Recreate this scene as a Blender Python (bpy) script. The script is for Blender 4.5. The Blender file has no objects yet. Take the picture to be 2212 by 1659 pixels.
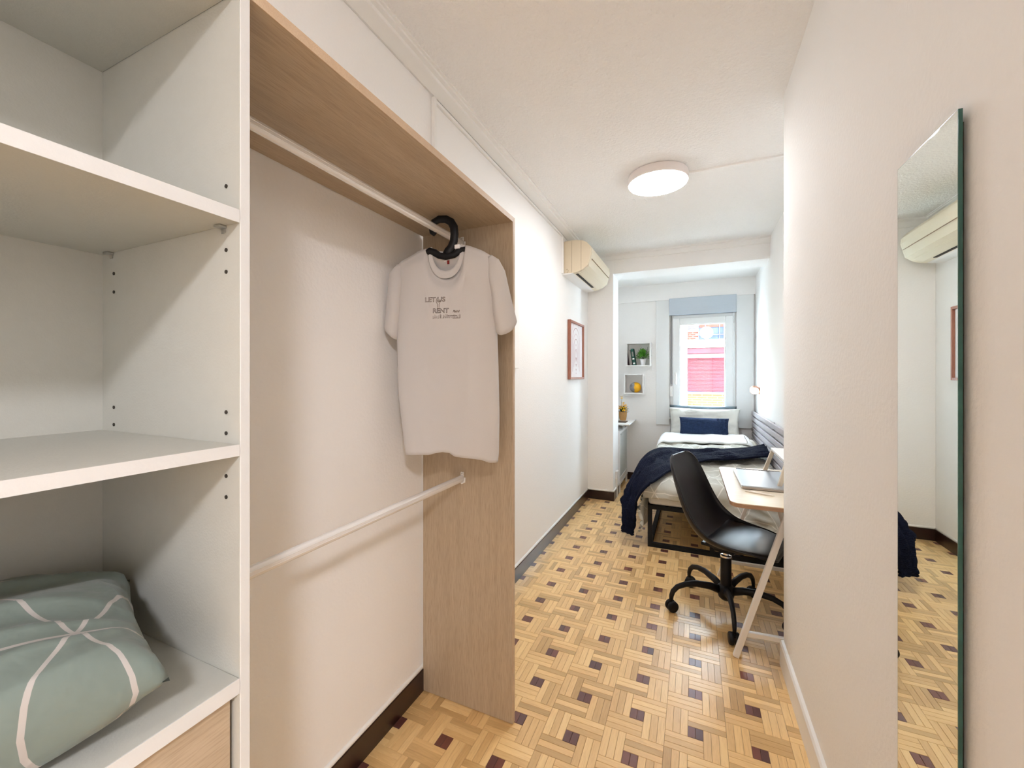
import bpy, bmesh, math, random
from mathutils import Vector, Matrix, noise
random.seed(7)
sc = bpy.context.scene
C = sc.collection
PI = math.pi

# ------------------------------------------------------------------ camera
cam_d = bpy.data.cameras.new('camera'); cam = bpy.data.objects.new('camera', cam_d); C.objects.link(cam)
cam.location = (0, 0, 1.2276); cam.rotation_euler = (PI/2, 0, 0.42794)
cam_d.sensor_width = 36; cam_d.lens = 894.33/2212*36
cam_d.shift_x = 0.00708; cam_d.shift_y = -0.00854
cam_d.clip_start = 0.02
sc.camera = cam

# ------------------------------------------------------------------ world, sun, exposure
world = bpy.data.worlds.new('sky'); sc.world = world; world.use_nodes = True
bg = world.node_tree.nodes['Background']
bg.inputs['Color'].default_value = (0.70, 0.86, 1.0, 1); bg.inputs['Strength'].default_value = 11.0
sun_d = bpy.data.lights.new('sun', 'SUN'); sun_d.energy = .8; sun_d.angle = math.radians(0.6); sun_d.color = (1, .95, .87)
sun = bpy.data.objects.new('sun', sun_d); C.objects.link(sun); sun.location = (0, -6, 12)
sun.rotation_euler = Vector((0.2, 1.0, -2.3)).to_track_quat('-Z', 'Y').to_euler()
sc.view_settings.view_transform = 'Standard'; sc.view_settings.look = 'None'
sc.view_settings.gamma = 1; sc.view_settings.use_curve_mapping = False
sc.view_settings.exposure = 1.5
CEIL_LAMP = 19.0      # emission of the round ceiling lamp
HALL_LAMP = 83.0      # its twin in the hall behind the camera
try: sc.cycles.max_bounces = 14; sc.cycles.diffuse_bounces = 8; sc.cycles.caustics_reflective = False; sc.cycles.caustics_refractive = False; sc.cycles.sample_clamp_indirect = 8.0
except Exception: pass

# ------------------------------------------------------------------ materials
def lin(c):
    if isinstance(c, str):
        c = [int(c[i:i+2], 16)/255 for i in (0, 2, 4)]
        return tuple((v/12.92 if v <= .04045 else ((v+.055)/1.055)**2.4) for v in c)
    return tuple(c)
def mat(name, col, rough=.5, metal=0., bump=None, vary=None, emit=None, spec=.5, coat=0., sheen=0.):
    """bump=(scale, strength, detail[, stretch]); vary=(scale, colour2, amount[, stretch])"""
    m = bpy.data.materials.new(name); m.use_nodes = True
    nt = m.node_tree; n = nt.nodes; l = nt.links; b = n['Principled BSDF']
    col = lin(col)
    b.inputs['Base Color'].default_value = (*col, 1); b.inputs['Roughness'].default_value = rough
    b.inputs['Metallic'].default_value = metal; b.inputs['Specular IOR Level'].default_value = spec
    b.inputs['Coat Weight'].default_value = coat; b.inputs['Coat Roughness'].default_value = .15
    b.inputs['Sheen Weight'].default_value = sheen
    tc = n.new('ShaderNodeTexCoord')
    def coords(st):
        if not st: return tc.outputs['Object']
        mp = n.new('ShaderNodeMapping'); mp.inputs['Scale'].default_value = st; l.new(tc.outputs['Object'], mp.inputs['Vector']); return mp.outputs['Vector']
    if vary:
        t = n.new('ShaderNodeTexNoise'); t.inputs['Scale'].default_value = vary[0]; t.inputs['Detail'].default_value = 6
        l.new(coords(vary[3] if len(vary) > 3 else None), t.inputs['Vector'])
        r = n.new('ShaderNodeMapRange'); r.inputs['From Min'].default_value = .3; r.inputs['From Max'].default_value = .7
        r.inputs['To Max'].default_value = vary[2]; l.new(t.outputs['Fac'], r.inputs['Value'])
        mx = n.new('ShaderNodeMix'); mx.data_type = 'RGBA'; mx.inputs[6].default_value = (*col, 1); mx.inputs[7].default_value = (*lin(vary[1]), 1)
        l.new(r.outputs['Result'], mx.inputs['Factor']); l.new(mx.outputs[2], b.inputs['Base Color'])
    if bump:
        t = n.new('ShaderNodeTexNoise'); t.inputs['Scale'].default_value = bump[0]; t.inputs['Detail'].default_value = bump[2]
        l.new(coords(bump[3] if len(bump) > 3 else None), t.inputs['Vector'])
        bp = n.new('ShaderNodeBump'); bp.inputs['Strength'].default_value = bump[1]; bp.inputs['Distance'].default_value = .01
        l.new(t.outputs['Fac'], bp.inputs['Height']); l.new(bp.outputs['Normal'], b.inputs['Normal'])
    if emit:
        b.inputs['Emission Color'].default_value = (*lin(emit[0]), 1); b.inputs['Emission Strength'].default_value = emit[1]
    return m
M = {}
M['wall'] = mat('wall_paint', (.895, .885, .872), .75, bump=(90, .12, 3))
M['ceiling'] = mat('ceiling_plaster', (.895, .885, .872), .85, bump=(75, .75, 4))
M['trim_white'] = mat('white_gloss_paint', (.86, .85, .83), .4, bump=(40, .03, 2))
M['skirting'] = mat('dark_skirting', '2a0f0b', .3, vary=(12, '1a0806', .8, (1, 1, 6)), coat=.3)
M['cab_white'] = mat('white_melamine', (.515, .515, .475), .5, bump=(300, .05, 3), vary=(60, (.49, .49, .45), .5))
M['cab_edge'] = mat('white_edge_band', (.68, .685, .68), .45, bump=(200, .04, 2))
def wood(name, c1, c2, c3, rough, st, coat=0., scale=6):
    m = mat(name, c1, rough, coat=coat)
    n = m.node_tree.nodes; l = m.node_tree.links; b = n['Principled BSDF']
    tc = n.new('ShaderNodeTexCoord'); mp = n.new('ShaderNodeMapping'); mp.inputs['Scale'].default_value = st
    l.new(tc.outputs['Object'], mp.inputs['Vector'])
    t1 = n.new('ShaderNodeTexNoise'); t1.inputs['Scale'].default_value = scale; t1.inputs['Detail'].default_value = 8; t1.inputs['Distortion'].default_value = .6
    t2 = n.new('ShaderNodeTexNoise'); t2.inputs['Scale'].default_value = scale*9; t2.inputs['Detail'].default_value = 4
    l.new(mp.outputs['Vector'], t1.inputs['Vector']); l.new(mp.outputs['Vector'], t2.inputs['Vector'])
    cr = n.new('ShaderNodeValToRGB'); cr.color_ramp.elements[0].position = .34; cr.color_ramp.elements[0].color = (*lin(c2), 1)
    cr.color_ramp.elements[1].position = .62; cr.color_ramp.elements[1].color = (*lin(c1), 1)
    l.new(t1.outputs['Fac'], cr.inputs['Fac'])
    mr = n.new('ShaderNodeMapRange'); mr.inputs['From Min'].default_value = .45; mr.inputs['From Max'].default_value = .68; mr.inputs['To Max'].default_value = .75
    l.new(t2.outputs['Fac'], mr.inputs['Value'])
    mx = n.new('ShaderNodeMix'); mx.data_type = 'RGBA'; mx.inputs[7].default_value = (*lin(c3), 1)
    l.new(cr.outputs['Color'], mx.inputs[6]); l.new(mr.outputs['Result'], mx.inputs['Factor']); l.new(mx.outputs[2], b.inputs['Base Color'])
    bp = n.new('ShaderNodeBump'); bp.inputs['Strength'].default_value = .08; bp.inputs['Distance'].default_value = .004
    l.new(t2.outputs['Fac'], bp.inputs['Height']); l.new(bp.outputs['Normal'], b.inputs['Normal'])
    return m
OAK = ((.55, .44, .315), (.49, .385, .27), (.41, .31, .21))
OAK = tuple(tuple(v*.92 for v in c) for c in OAK)
M['oak_v'] = wood('oak_laminate_upright', *OAK, .5, (9, 9, .5))
M['oak_y'] = wood('oak_laminate_flat', *OAK, .5, (9, .5, 9))
M['oak_edge'] = wood('oak_edge_band', (.60, .45, .31), (.55, .40, .27), (.50, .36, .24), .5, (9, 9, 9))
M['rail'] = mat('pale_brushed_rail', (.86, .84, .82), .25, metal=.25, bump=(60, .05, 2, (1, .05, 1)))
M['metal'] = mat('grey_metal', (.55, .56, .54), .3, metal=.9, vary=(30, (.4, .4, .4), .4))
M['hole'] = mat('dark_hole', (.03, .025, .02), .8, vary=(50, (.05, .04, .03), .5))
M['black'] = mat('black_plastic', (.007, .007, .009), .45, bump=(400, .06, 2), spec=.25)
M['black_seat'] = mat('black_moulded_shell', (.008, .008, .010), .30, bump=(500, .05, 2), spec=.38)
M['black_metal'] = mat('black_powder_coat', (.006, .007, .010), .5, bump=(300, .08, 2), spec=.2)
M['tee'] = mat('white_cotton_jersey', (.60, .575, .56), .9, bump=(900, .12, 2), sheen=.2)
M['tee_rib'] = mat('white_ribbed_cotton', (.66, .635, .62), .9, bump=(500, .3, 2), sheen=.2)
M['ink'] = mat('dark_brown_ink', (.10, .06, .04), .8, vary=(200, (.16, .10, .07), .6))
M['glass_edge'] = mat('green_glass_edge', (.035, .12, .10), .15, vary=(30, (.02, .07, .06), .8))
M['mirror'] = mat('silvered_glass', (.90, .93, .89), .0, metal=1., vary=(.8, (.91, .935, .90), .3))
M['ac'] = mat('cream_plastic', (.80, .73, .58), .4, bump=(200, .02, 2))
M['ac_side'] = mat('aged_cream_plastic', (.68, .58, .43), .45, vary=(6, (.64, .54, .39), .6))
M['ac_seam'] = mat('shadowed_seam', (.34, .26, .17), .6, vary=(20, (.3, .22, .14), .5))
M['dark_slot'] = mat('dark_slot', (.02, .015, .012), .7, vary=(40, (.04, .03, .02), .5))
M['lamp_body'] = mat('white_lamp_rim', (.82, .76, .74), .4, bump=(100, .02, 2))
M['lamp_glow'] = mat('glowing_diffuser', (.9, .9, .9), .5, emit=((1., 1., 1.02), CEIL_LAMP), vary=(5, (.85, .85, .85), .2))
M['hall_glow'] = mat('glowing_hall_diffuser', (.9, .9, .9), .5, emit=((1., 1.0, 1.05), HALL_LAMP), vary=(5, (.85, .85, .85), .2))
M['copper'] = mat('rose_copper', (.55, .30, .20), .35, metal=.6, vary=(20, (.45, .24, .16), .5))
M['wlamp_glow'] = mat('warm_lamp_disc', (.9, .9, .9), .5, emit=((1., .85, .68), 14.), vary=(9, (.8, .8, .8), .3))
M['frame_wood'] = wood('rosewood_frame', (.40, .17, .11), (.32, .12, .08), (.25, .09, .06), .45, (6, 6, .6))
M['paper'] = mat('print_paper', (.84, .81, .82), .8, vary=(5, (.80, .76, .78), .4))
M['rose1'] = mat('dusty_rose_print', (.52, .36, .38), .8, vary=(60, (.60, .44, .44), .5))
M['rose2'] = mat('pale_rose_print', (.74, .63, .66), .8, vary=(60, (.78, .69, .70), .5))
M['upvc'] = mat('white_window_plastic', (.78, .80, .80), .35, bump=(90, .02, 2))
M['shutter_box'] = mat('pale_blue_grey_box', (.52, .59, .66), .35, vary=(14, (.48, .55, .62), .5, (1, 1, 20)))
M['strap'] = mat('grey_webbing', (.25, .25, .26), .8, bump=(900, .3, 2))
M['white_cube'] = mat('white_lacquer', (.82, .81, .79), .4, bump=(90, .02, 2))
M['green_book'] = mat('green_cloth_cover', '0d5a4c', .6, vary=(80, '11493f', .6))
M['grey_book'] = mat('grey_paper_cover', '9a9590', .6, vary=(60, '85807c', .6))
M['plum_book'] = mat('plum_cover', '4a2c33', .6, vary=(60, '3a2028', .6))
M['leaf'] = mat('fresh_green_leaf', '6fb43a', .5, vary=(25, '2f7a1c', 1.))
M['leaf_dark'] = mat('deep_green_leaf', '2c5a1a', .5, vary=(25, '1c3c10', 1.))
M['pot'] = mat('white_ceramic', (.84, .83, .85), .25, vary=(20, (.8, .79, .81), .4))
M['yellow'] = mat('sunny_yellow_glaze', 'f0b410', .4, vary=(22, 'd89a0c', .7))
M['petal'] = mat('yellow_petal', 'ffd21e', .6, vary=(40, 'f0b000', .6))
M['jar_grey'] = mat('grey_glaze', '8d8d90', .35, vary=(22, '77777c', .7))
M['wicker'] = mat('tan_wicker', 'd2a468', .7, bump=(120, .8, 2, (1, 1, 4)), vary=(60, 'b98848', .8, (1, 1, 4)))
M['radiator'] = mat('white_enamel', (.80, .81, .82), .35, bump=(120, .03, 2))
M['grille'] = mat('perforated_enamel', (.62, .64, .62), .5, bump=(160, .6, 1), vary=(220, (.45, .47, .45), .8))
M['sheet_dark'] = mat('slate_cotton', '66747c', .9, bump=(30, .3, 4), vary=(12, '56646c', .6))
M['navy_knit'] = mat('navy_cable_knit', '2b3b5c', .95, bump=(9, 1., 3, (1.2, 1, 13)), spec=.2, vary=(70, '1d2a45', .8))
M['blanket'] = mat('dark_navy_waffle_knit', '151a2d', .97, sheen=.0, spec=.12, vary=(40, '0d1120', .7))
M['mattress'] = mat('mattress_ticking', (.7, .7, .68), .9, bump=(200, .2, 2))
M['slat_grey'] = wood('grey_stained_slat', (.50, .47, .48), (.42, .39, .41), (.34, .31, .33), .5, (8, .5, 8))
M['desk_top'] = wood('birch_desk_top', (.88, .78, .62), (.84, .73, .57), (.80, .68, .52), .25, (.6, 8, 8), coat=.3)
M['ply'] = wood('plywood_edge', (.45, .28, .17), (.38, .22, .13), (.30, .17, .10), .5, (3, 3, 40))
M['desk_leg'] = mat('white_painted_wood', (.78, .74, .70), .4, bump=(60, .04, 3, (1, 1, .2)))
M['riser_leg'] = wood('beech_leg', (.74, .66, .54), (.70, .61, .49), (.66, .57, .45), .5, (8, 8, .6))
M['alu'] = mat('brushed_aluminium', (.46, .49, .54), .32, metal=.75, bump=(400, .02, 2))
M['laptop_side'] = mat('laptop_side', (.42, .36, .32), .35, metal=.6, vary=(40, (.36, .3, .27), .5))
M['chrome'] = mat('chrome', (.8, .8, .8), .08, metal=1., vary=(20, (.75, .75, .75), .3))
M['pen'] = mat('white_pen', (.84, .78, .72), .35, vary=(50, (.8, .74, .68), .3))
M['phone'] = mat('dark_cover', (.05, .035, .035), .35, vary=(40, (.08, .06, .05), .5))

def glass_mat():
    m = bpy.data.materials.new('window_glass'); m.use_nodes = True; n = m.node_tree.nodes; l = m.node_tree.links
    n.remove(n['Principled BSDF']); out = n['Material Output']
    tr = n.new('ShaderNodeBsdfTransparent'); tr.inputs['Color'].default_value = (.97, .98, .98, 1)
    gl = n.new('ShaderNodeBsdfGlossy'); gl.inputs['Roughness'].default_value = .02
    lw = n.new('ShaderNodeLayerWeight'); lw.inputs['Blend'].default_value = .5
    pw = n.new('ShaderNodeMath'); pw.operation = 'POWER'; pw.inputs[1].default_value = 5.; l.new(lw.outputs['Facing'], pw.inputs[0])
    fr = n.new('ShaderNodeMath'); fr.operation = 'MULTIPLY_ADD'; fr.inputs[1].default_value = .9; fr.inputs[2].default_value = .035; l.new(pw.outputs[0], fr.inputs[0])
    mx = n.new('ShaderNodeMixShader'); l.new(fr.outputs[0], mx.inputs[0]); l.new(tr.outputs[0], mx.inputs[1]); l.new(gl.outputs[0], mx.inputs[2])
    l.new(mx.outputs[0], out.inputs['Surface']); return m
M['glass'] = glass_mat()

def floor_mat(name, c1, c2, c3):
    """wood strip: every strip gets its own tone; grain runs along the UV u axis (metres)"""
    m = bpy.data.materials.new(name); m.use_nodes = True; n = m.node_tree.nodes; l = m.node_tree.links; b = n['Principled BSDF']
    b.inputs['Roughness'].default_value = .38; b.inputs['Coat Weight'].default_value = .5; b.inputs['Coat Roughness'].default_value = .3
    oi = n.new('ShaderNodeObjectInfo'); g = n.new('ShaderNodeNewGeometry')
    ad = n.new('ShaderNodeMath'); ad.operation = 'ADD'; l.new(oi.outputs['Random'], ad.inputs[0]); l.new(g.outputs['Random Per Island'], ad.inputs[1])
    fr = n.new('ShaderNodeMath'); fr.operation = 'FRACT'; l.new(ad.outputs[0], fr.inputs[0])
    cr = n.new('ShaderNodeValToRGB'); e = cr.color_ramp.elements; e[0].color = (*lin(c1), 1); e[1].color = (*lin(c3), 1)
    k = e.new(.55); k.color = (*lin(c2), 1); l.new(fr.outputs[0], cr.inputs['Fac'])
    uv = n.new('ShaderNodeUVMap'); uv.uv_map = 'UVMap'
    off = n.new('ShaderNodeCombineXYZ'); mu = n.new('ShaderNodeMath'); mu.operation = 'MULTIPLY'; mu.inputs[1].default_value = 37.
    l.new(fr.outputs[0], mu.inputs[0]); l.new(mu.outputs[0], off.inputs['Z'])
    mp = n.new('ShaderNodeMapping'); mp.inputs['Scale'].default_value = (14, 130, 1); l.new(uv.outputs['UV'], mp.inputs['Vector'])
    va = n.new('ShaderNodeVectorMath'); l.new(mp.outputs['Vector'], va.inputs[0]); l.new(off.outputs[0], va.inputs[1])
    t = n.new('ShaderNodeTexNoise'); t.inputs['Scale'].default_value = 1.; t.inputs['Detail'].default_value = 5; t.inputs['Distortion'].default_value = 1.2
    l.new(va.outputs[0], t.inputs['Vector'])
    mr = n.new('ShaderNodeMapRange'); mr.inputs['From Min'].default_value = .42; mr.inputs['From Max'].default_value = .72; mr.inputs['To Max'].default_value = .32
    l.new(t.outputs['Fac'], mr.inputs['Value'])
    mx = n.new('ShaderNodeMix'); mx.data_type = 'RGBA'; mx.blend_type = 'MULTIPLY'; mx.inputs[7].default_value = (.62, .48, .36, 1)
    l.new(cr.outputs['Color'], mx.inputs[6]); l.new(mr.outputs['Result'], mx.inputs['Factor']); l.new(mx.outputs[2], b.inputs['Base Color'])
    bp = n.new('ShaderNodeBump'); bp.inputs['Strength'].default_value = .05; bp.inputs['Distance'].default_value = .002
    l.new(t.outputs['Fac'], bp.inputs['Height']); l.new(bp.outputs['Normal'], b.inputs['Normal'])
    return m
M['strip'] = floor_mat('honey_oak_strip', (.95, .67, .315), (.85, .565, .25), (.58, .365, .15))
M['strip_dark'] = floor_mat('mahogany_strip', (.20, .062, .040), (.14, .046, .036), (.095, .038, .036))
M['sub'] = mat('joint_filler', (.20, .11, .05), .6, vary=(20, (.13, .07, .03), .6))

def cloth_mat(name, col, line_col, spacing, width, bump=.25, second=None):
    """cotton with a printed net of thin pale lines meeting six at a point (flat UV space, metres)"""
    m = mat(name, col, .9, sheen=.15); n = m.node_tree.nodes; l = m.node_tree.links; b = n['Principled BSDF']
    uv = n.new('ShaderNodeUVMap'); uv.uv_map = 'UVMap'
    acc = None
    for k in range(3):
        a = math.radians(90+60*k)
        d = n.new('ShaderNodeVectorMath'); d.operation = 'DOT_PRODUCT'; d.inputs[1].default_value = (math.cos(a)/spacing, math.sin(a)/spacing, 0)
        l.new(uv.outputs['UV'], d.inputs[0])
        pp = n.new('ShaderNodeMath'); pp.operation = 'PINGPONG'; pp.inputs[1].default_value = .5; l.new(d.outputs['Value'], pp.inputs[0])
        lt = n.new('ShaderNodeMath'); lt.operation = 'LESS_THAN'; lt.inputs[1].default_value = width/spacing/2; l.new(pp.outputs[0], lt.inputs[0])
        if acc is None: acc = lt
        else:
            mxx = n.new('ShaderNodeMath'); mxx.operation = 'MAXIMUM'; l.new(acc.outputs[0], mxx.inputs[0]); l.new(lt.outputs[0], mxx.inputs[1]); acc = mxx
    mx = n.new('ShaderNodeMix'); mx.data_type = 'RGBA'; mx.inputs[6].default_value = (*lin(col), 1); mx.inputs[7].default_value = (*lin(line_col), 1)
    l.new(acc.outputs[0], mx.inputs['Factor']); l.new(mx.outputs[2], b.inputs['Base Color'])
    t = n.new('ShaderNodeTexNoise'); t.inputs['Scale'].default_value = 20; t.inputs['Detail'].default_value = 3; t.inputs['Distortion'].default_value = .2
    tc = n.new('ShaderNodeTexCoord'); l.new(tc.outputs['Object'], t.inputs['Vector'])
    bp = n.new('ShaderNodeBump'); bp.inputs['Strength'].default_value = bump; bp.inputs['Distance'].default_value = .012
    l.new(t.outputs['Fac'], bp.inputs['Height']); l.new(bp.outputs['Normal'], b.inputs['Normal'])
    return m
M['duvet'] = cloth_mat('sage_duvet_print', (.55, .55, .49), (.78, .77, .71), .17, .007, .5)
M['duvet_inner'] = mat('pale_duvet_lining', (.84, .86, .87), .9, bump=(28, .5, 6), sheen=.15, vary=(6, (.80, .83, .83), .5))
M['pillow_pale'] = mat('pale_sage_cotton', (.67, .67, .62), .9, bump=(22, .5, 5), sheen=.15, vary=(6, (.62,.63,.58), .5))
M['pillow_sage'] = cloth_mat('sage_pillow_print', (.165, .205, .185), (.42, .395, .375), .21, .0045, .5)
# waffle bump for the blanket
_n = M['blanket'].node_tree.nodes; _l = M['blanket'].node_tree.links
_uv = _n.new('ShaderNodeUVMap'); _uv.uv_map = 'UVMap'; _v = _n.new('ShaderNodeTexVoronoi'); _v.inputs['Scale'].default_value = 75; _v.inputs['Randomness'].default_value = .35
_l.new(_uv.outputs['UV'], _v.inputs['Vector']); _b = _n.new('ShaderNodeBump'); _b.inputs['Strength'].default_value = .9; _b.inputs['Distance'].default_value = .006
_l.new(_v.outputs['Distance'], _b.inputs['Height']); _l.new(_b.outputs['Normal'], _n['Principled BSDF'].inputs['Normal'])

# ------------------------------------------------------------------ mesh helpers
def UVL(bm): return bm.loops.layers.uv.get('UVMap') or bm.loops.layers.uv.new('UVMap')
def finish(name, bm, m, parent=None, smooth=False, keep=False, autos=None):
    """link bm (world coordinates) as one mesh object; under a parent its vertices become relative to the thing's base"""
    if parent is not None and not keep:
        r = parent
        while r.parent: r = r.parent
        bmesh.ops.translate(bm, verts=bm.verts, vec=-r.location)
    me = bpy.data.meshes.new(name); bmesh.ops.recalc_face_normals(bm, faces=bm.faces) if not smooth == 'raw' else None
    bm.to_mesh(me); bm.free()
    for mm in (m if isinstance(m, (list, tuple)) else [m]): me.materials.append(mm)
    if smooth:
        for p in me.polygons: p.use_smooth = True
        if autos is not None: me.set_sharp_from_angle(angle=math.radians(autos))
    o = bpy.data.objects.new(name, me); C.objects.link(o)
    if parent is not None: o.parent = parent
    return o
def thing(name, label, cat, loc=(0, 0, 0), rotz=0, group=None):
    o = bpy.data.objects.new(name, None); C.objects.link(o); o.empty_display_size = .05
    o.location = loc; o.rotation_euler = (0, 0, rotz); o['label'] = label; o['category'] = cat
    if group: o['group'] = group
    return o
def tag(o, label, cat, group=None):
    o['label'] = label; o['category'] = cat
    if group: o['group'] = group
    return o
def struct(name, bm, m, parent=None, **k):
    o = finish(name, bm, m, parent, **k)
    if parent is None: o['kind'] = 'structure'
    return o
def box(bm, x0, x1, y0, y1, z0, z1, bev=0., seg=2, mi=0):
    vs = [bm.verts.new(p) for p in ((x0, y0, z0), (x1, y0, z0), (x1, y1, z0), (x0, y1, z0), (x0, y0, z1), (x1, y0, z1), (x1, y1, z1), (x0, y1, z1))]
    fs = [bm.faces.new([vs[i] for i in q]) for q in ((0, 3, 2, 1), (4, 5, 6, 7), (0, 1, 5, 4), (1, 2, 6, 5), (2, 3, 7, 6), (3, 0, 4, 7))]
    for f in fs: f.material_index = mi
    if bev:
        es = list({e for f in fs for e in f.edges}); bmesh.ops.bevel(bm, geom=es, offset=bev, segments=seg, affect='EDGES', profile=.5)
    return fs
def B(*a, **k):
    bm = bmesh.new(); box(bm, *a, **k); return bm
def frame_axes(d):
    d = d.normalized(); up = Vector((0, 0, 1)) if abs(d.z) < .95 else Vector((0, 1, 0))
    s = d.cross(up).normalized(); return s, s.cross(d).normalized()
def tube(bm, pts, r, n=10, cap=True, flat=1., up=None, square=False):
    """sweep a round (or square) section along points; r number or list; flat squashes the second axis"""
    pts = [Vector(p) for p in pts]; rs = r if isinstance(r, (list, tuple)) else [r]*len(pts); rings = []
    ps = None
    for i, p in enumerate(pts):
        d = (pts[min(i+1, len(pts)-1)] - pts[max(i-1, 0)]).normalized()
        if up is not None:
            s = d.cross(Vector(up)).normalized(); t = s.cross(d).normalized()
        elif ps is None: s, t = frame_axes(d)
        else:
            s = (ps - d*ps.dot(d)).normalized(); t = s.cross(d).normalized()
        ps = s
        if square:
            q = [(1, 1), (-1, 1), (-1, -1), (1, -1)]; rings.append([bm.verts.new(p + s*rs[i]*a + t*rs[i]*flat*b) for a, b in q])
        else: rings.append([bm.verts.new(p + s*rs[i]*math.cos(2*PI*k/n) + t*rs[i]*flat*math.sin(2*PI*k/n)) for k in range(n)])
    m = len(rings[0])
    for a, b in zip(rings, rings[1:]):
        for k in range(m): bm.faces.new((a[k], a[(k+1) % m], b[(k+1) % m], b[k]))
    if cap: bm.faces.new(rings[0][::-1]); bm.faces.new(rings[-1])
def lathe(bm, prof, c, n=32, axis='Z', sx=1., sy=1., capb=True, capt=True):
    c = Vector(c); rings = []
    for r, h in prof:
        ring = []
        for k in range(n):
            a = 2*PI*k/n; x, y = r*math.cos(a)*sx, r*math.sin(a)*sy
            v = {'Z': (x, y, h), 'X': (h, x, y), 'Y': (x, h, y)}[axis]; ring.append(bm.verts.new(c+Vector(v)))
        rings.append(ring)
    for a, b in zip(rings, rings[1:]):
        for k in range(n): bm.faces.new((a[k], a[(k+1) % n], b[(k+1) % n], b[k]))
    if capb: bm.faces.new(rings[0][::-1])
    if capt: bm.faces.new(rings[-1])
def prism(bm, poly, axis, a0, a1, bev=0.):
    """extrude a polygon; axis 'Y': poly is (x,z); 'X': (y,z); 'Z': (x,y)"""
    def P(q, a): return {'Y': (q[0], a, q[1]), 'X': (a, q[0], q[1]), 'Z': (q[0], q[1], a)}[axis]
    A = [bm.verts.new(P(q, a0)) for q in poly]; Bv = [bm.verts.new(P(q, a1)) for q in poly]; n = len(poly)
    fs = [bm.faces.new((A[i], A[(i+1) % n], Bv[(i+1) % n], Bv[i])) for i in range(n)]
    fs += [bm.faces.new(A[::-1]), bm.faces.new(Bv)]
    if bev: bmesh.ops.recalc_face_normals(bm, faces=bm.faces); bmesh.ops.bevel(bm, geom=list({e for f in fs for e in f.edges}), offset=bev, segments=2, affect='EDGES', profile=.5)
    return fs
def grid(bm, nu, nv, fn, uvfn=None, closed_u=False):
    uvl = UVL(bm) if uvfn else None
    V = [[bm.verts.new(fn(i/nu, j/nv)) for i in range(nu if closed_u else nu+1)] for j in range(nv+1)]
    for j in range(nv):
        for i in range(nu):
            i2 = (i+1) % nu if closed_u else i+1
            f = bm.faces.new((V[j][i], V[j][i2], V[j+1][i2], V[j+1][i]))
            if uvfn:
                for lp, (a, b) in zip(f.loops, ((i, j), (i+1, j), (i+1, j+1), (i, j+1))): lp[uvl].uv = uvfn(a/nu, b/nv)
    return V
def noi(x, y=0, z=0, s=1.): return noise.noise(Vector((x*s, y*s, z*s)))
def wrink(x, y, s, seed=0.): return (1-abs(noi(x*s+seed, y*s, seed)))**3
def mod_sub(o, n=1):
    m = o.modifiers.new('subdivision', 'SUBSURF'); m.levels = n; m.render_levels = n
def mod_solid(o, t, off=-1):
    m = o.modifiers.new('thickness', 'SOLIDIFY'); m.thickness = t; m.offset = off
def smoothstep(a, b, x):
    t = max(0., min(1., (x-a)/(b-a))); return t*t*(3-2*t)
def lerp_table(tab, x):
    if x <= tab[0][0]: return tab[0][1]
    for (a, p), (b, q) in zip(tab, tab[1:]):
        if x <= b: return p+(q-p)*(x-a)/(b-a)
    return tab[-1][1]

# ------------------------------------------------------------------ the setting
XL, XR, XF, YC, YB, YE, ZC = -.965, .347, .590, 2.084, 4.12, 5.06, 2.405
YH0, XH1 = -2.2, 1.5      # the hall behind the camera
HX = -.35                 # hall side wall corner (near right wall begins here)
struct('wall_left', B(XL-.12, XL, YH0, YB+.3, 0, ZC), M['wall'])
struct('wall_left_window', B(-.93, -.83, YB+.3, YE+.1, 0, ZC), M['wall'])
struct('trim_1', B(-.83-.135, -.715, YB, YB+.3, 0, ZC, bev=.003), M['wall'])     # pilaster beside the window bay
struct('wall_right', B(XR, 1.5, -.35, YC, 0, ZC), M['wall'])
struct('wall_right_far', B(XF, XF+.1, YC, YE+.1, 0, ZC), M['wall'])
struct('wall_back', B(XL-.12, XH1+.12, YH0-.12, YH0, 0, ZC), M['wall'])
struct('wall_right_hall', B(XH1, XH1+.12, YH0, -.35, 0, ZC), M['wall'])
struct('ceiling', B(XL-.12, XH1+.12, YH0-.12, YE+.2, ZC, ZC+.12), M['ceiling'])
struct('ceiling_window_bay', B(-.93, XF, YB+.3, YE+.1, 2.265, ZC), M['trim_white'])
struct('trim_2', B(-.715, XF, YB, YB+.3, 2.218, ZC, bev=.002), M['wall'])         # beam over the bay
# end wall round the window opening: x -.225..  .395, z .78..1.90
WX0, WX1, WZ0, WZ1 = -.222, .392, .76, 1.90
bm = bmesh.new()
box(bm, -.93, WX0, YE, YE+.22, 0, ZC); box(bm, WX1, XF+.1, YE, YE+.22, 0, ZC)
box(bm, WX0, WX1, YE, YE+.22, 0, WZ0); box(bm, WX0, WX1, YE, YE+.22, WZ1, ZC)
struct('wall_window', bm, M['wall'])
struct('trim_3', B(-.83, XF, YE-.035, YE, 2.078, 2.265, bev=.002), M['wall'])     # lintel band above the window boards
# cornices
bm = bmesh.new(); prism(bm, [(XL, ZC), (XL, 2.362), (XL+.010, 2.358), (-.915, 2.378), (-.912, 2.388), (-.898, 2.391), (-.896, 2.398), (-.888, 2.399), (-.888, ZC)], 'Y', YH0, YB)
struct('trim_4', bm, M['trim_white'])
bm = bmesh.new(); prism(bm, [(YB, ZC), (YB, 2.345), (YB-.012, 2.345), (YB-.016, 2.352), (YB-.024, 2.385), (YB-.036, 2.39), (YB-.038, ZC)], 'X', XL, XF)
struct('trim_5', bm, M['trim_white'])
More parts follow.
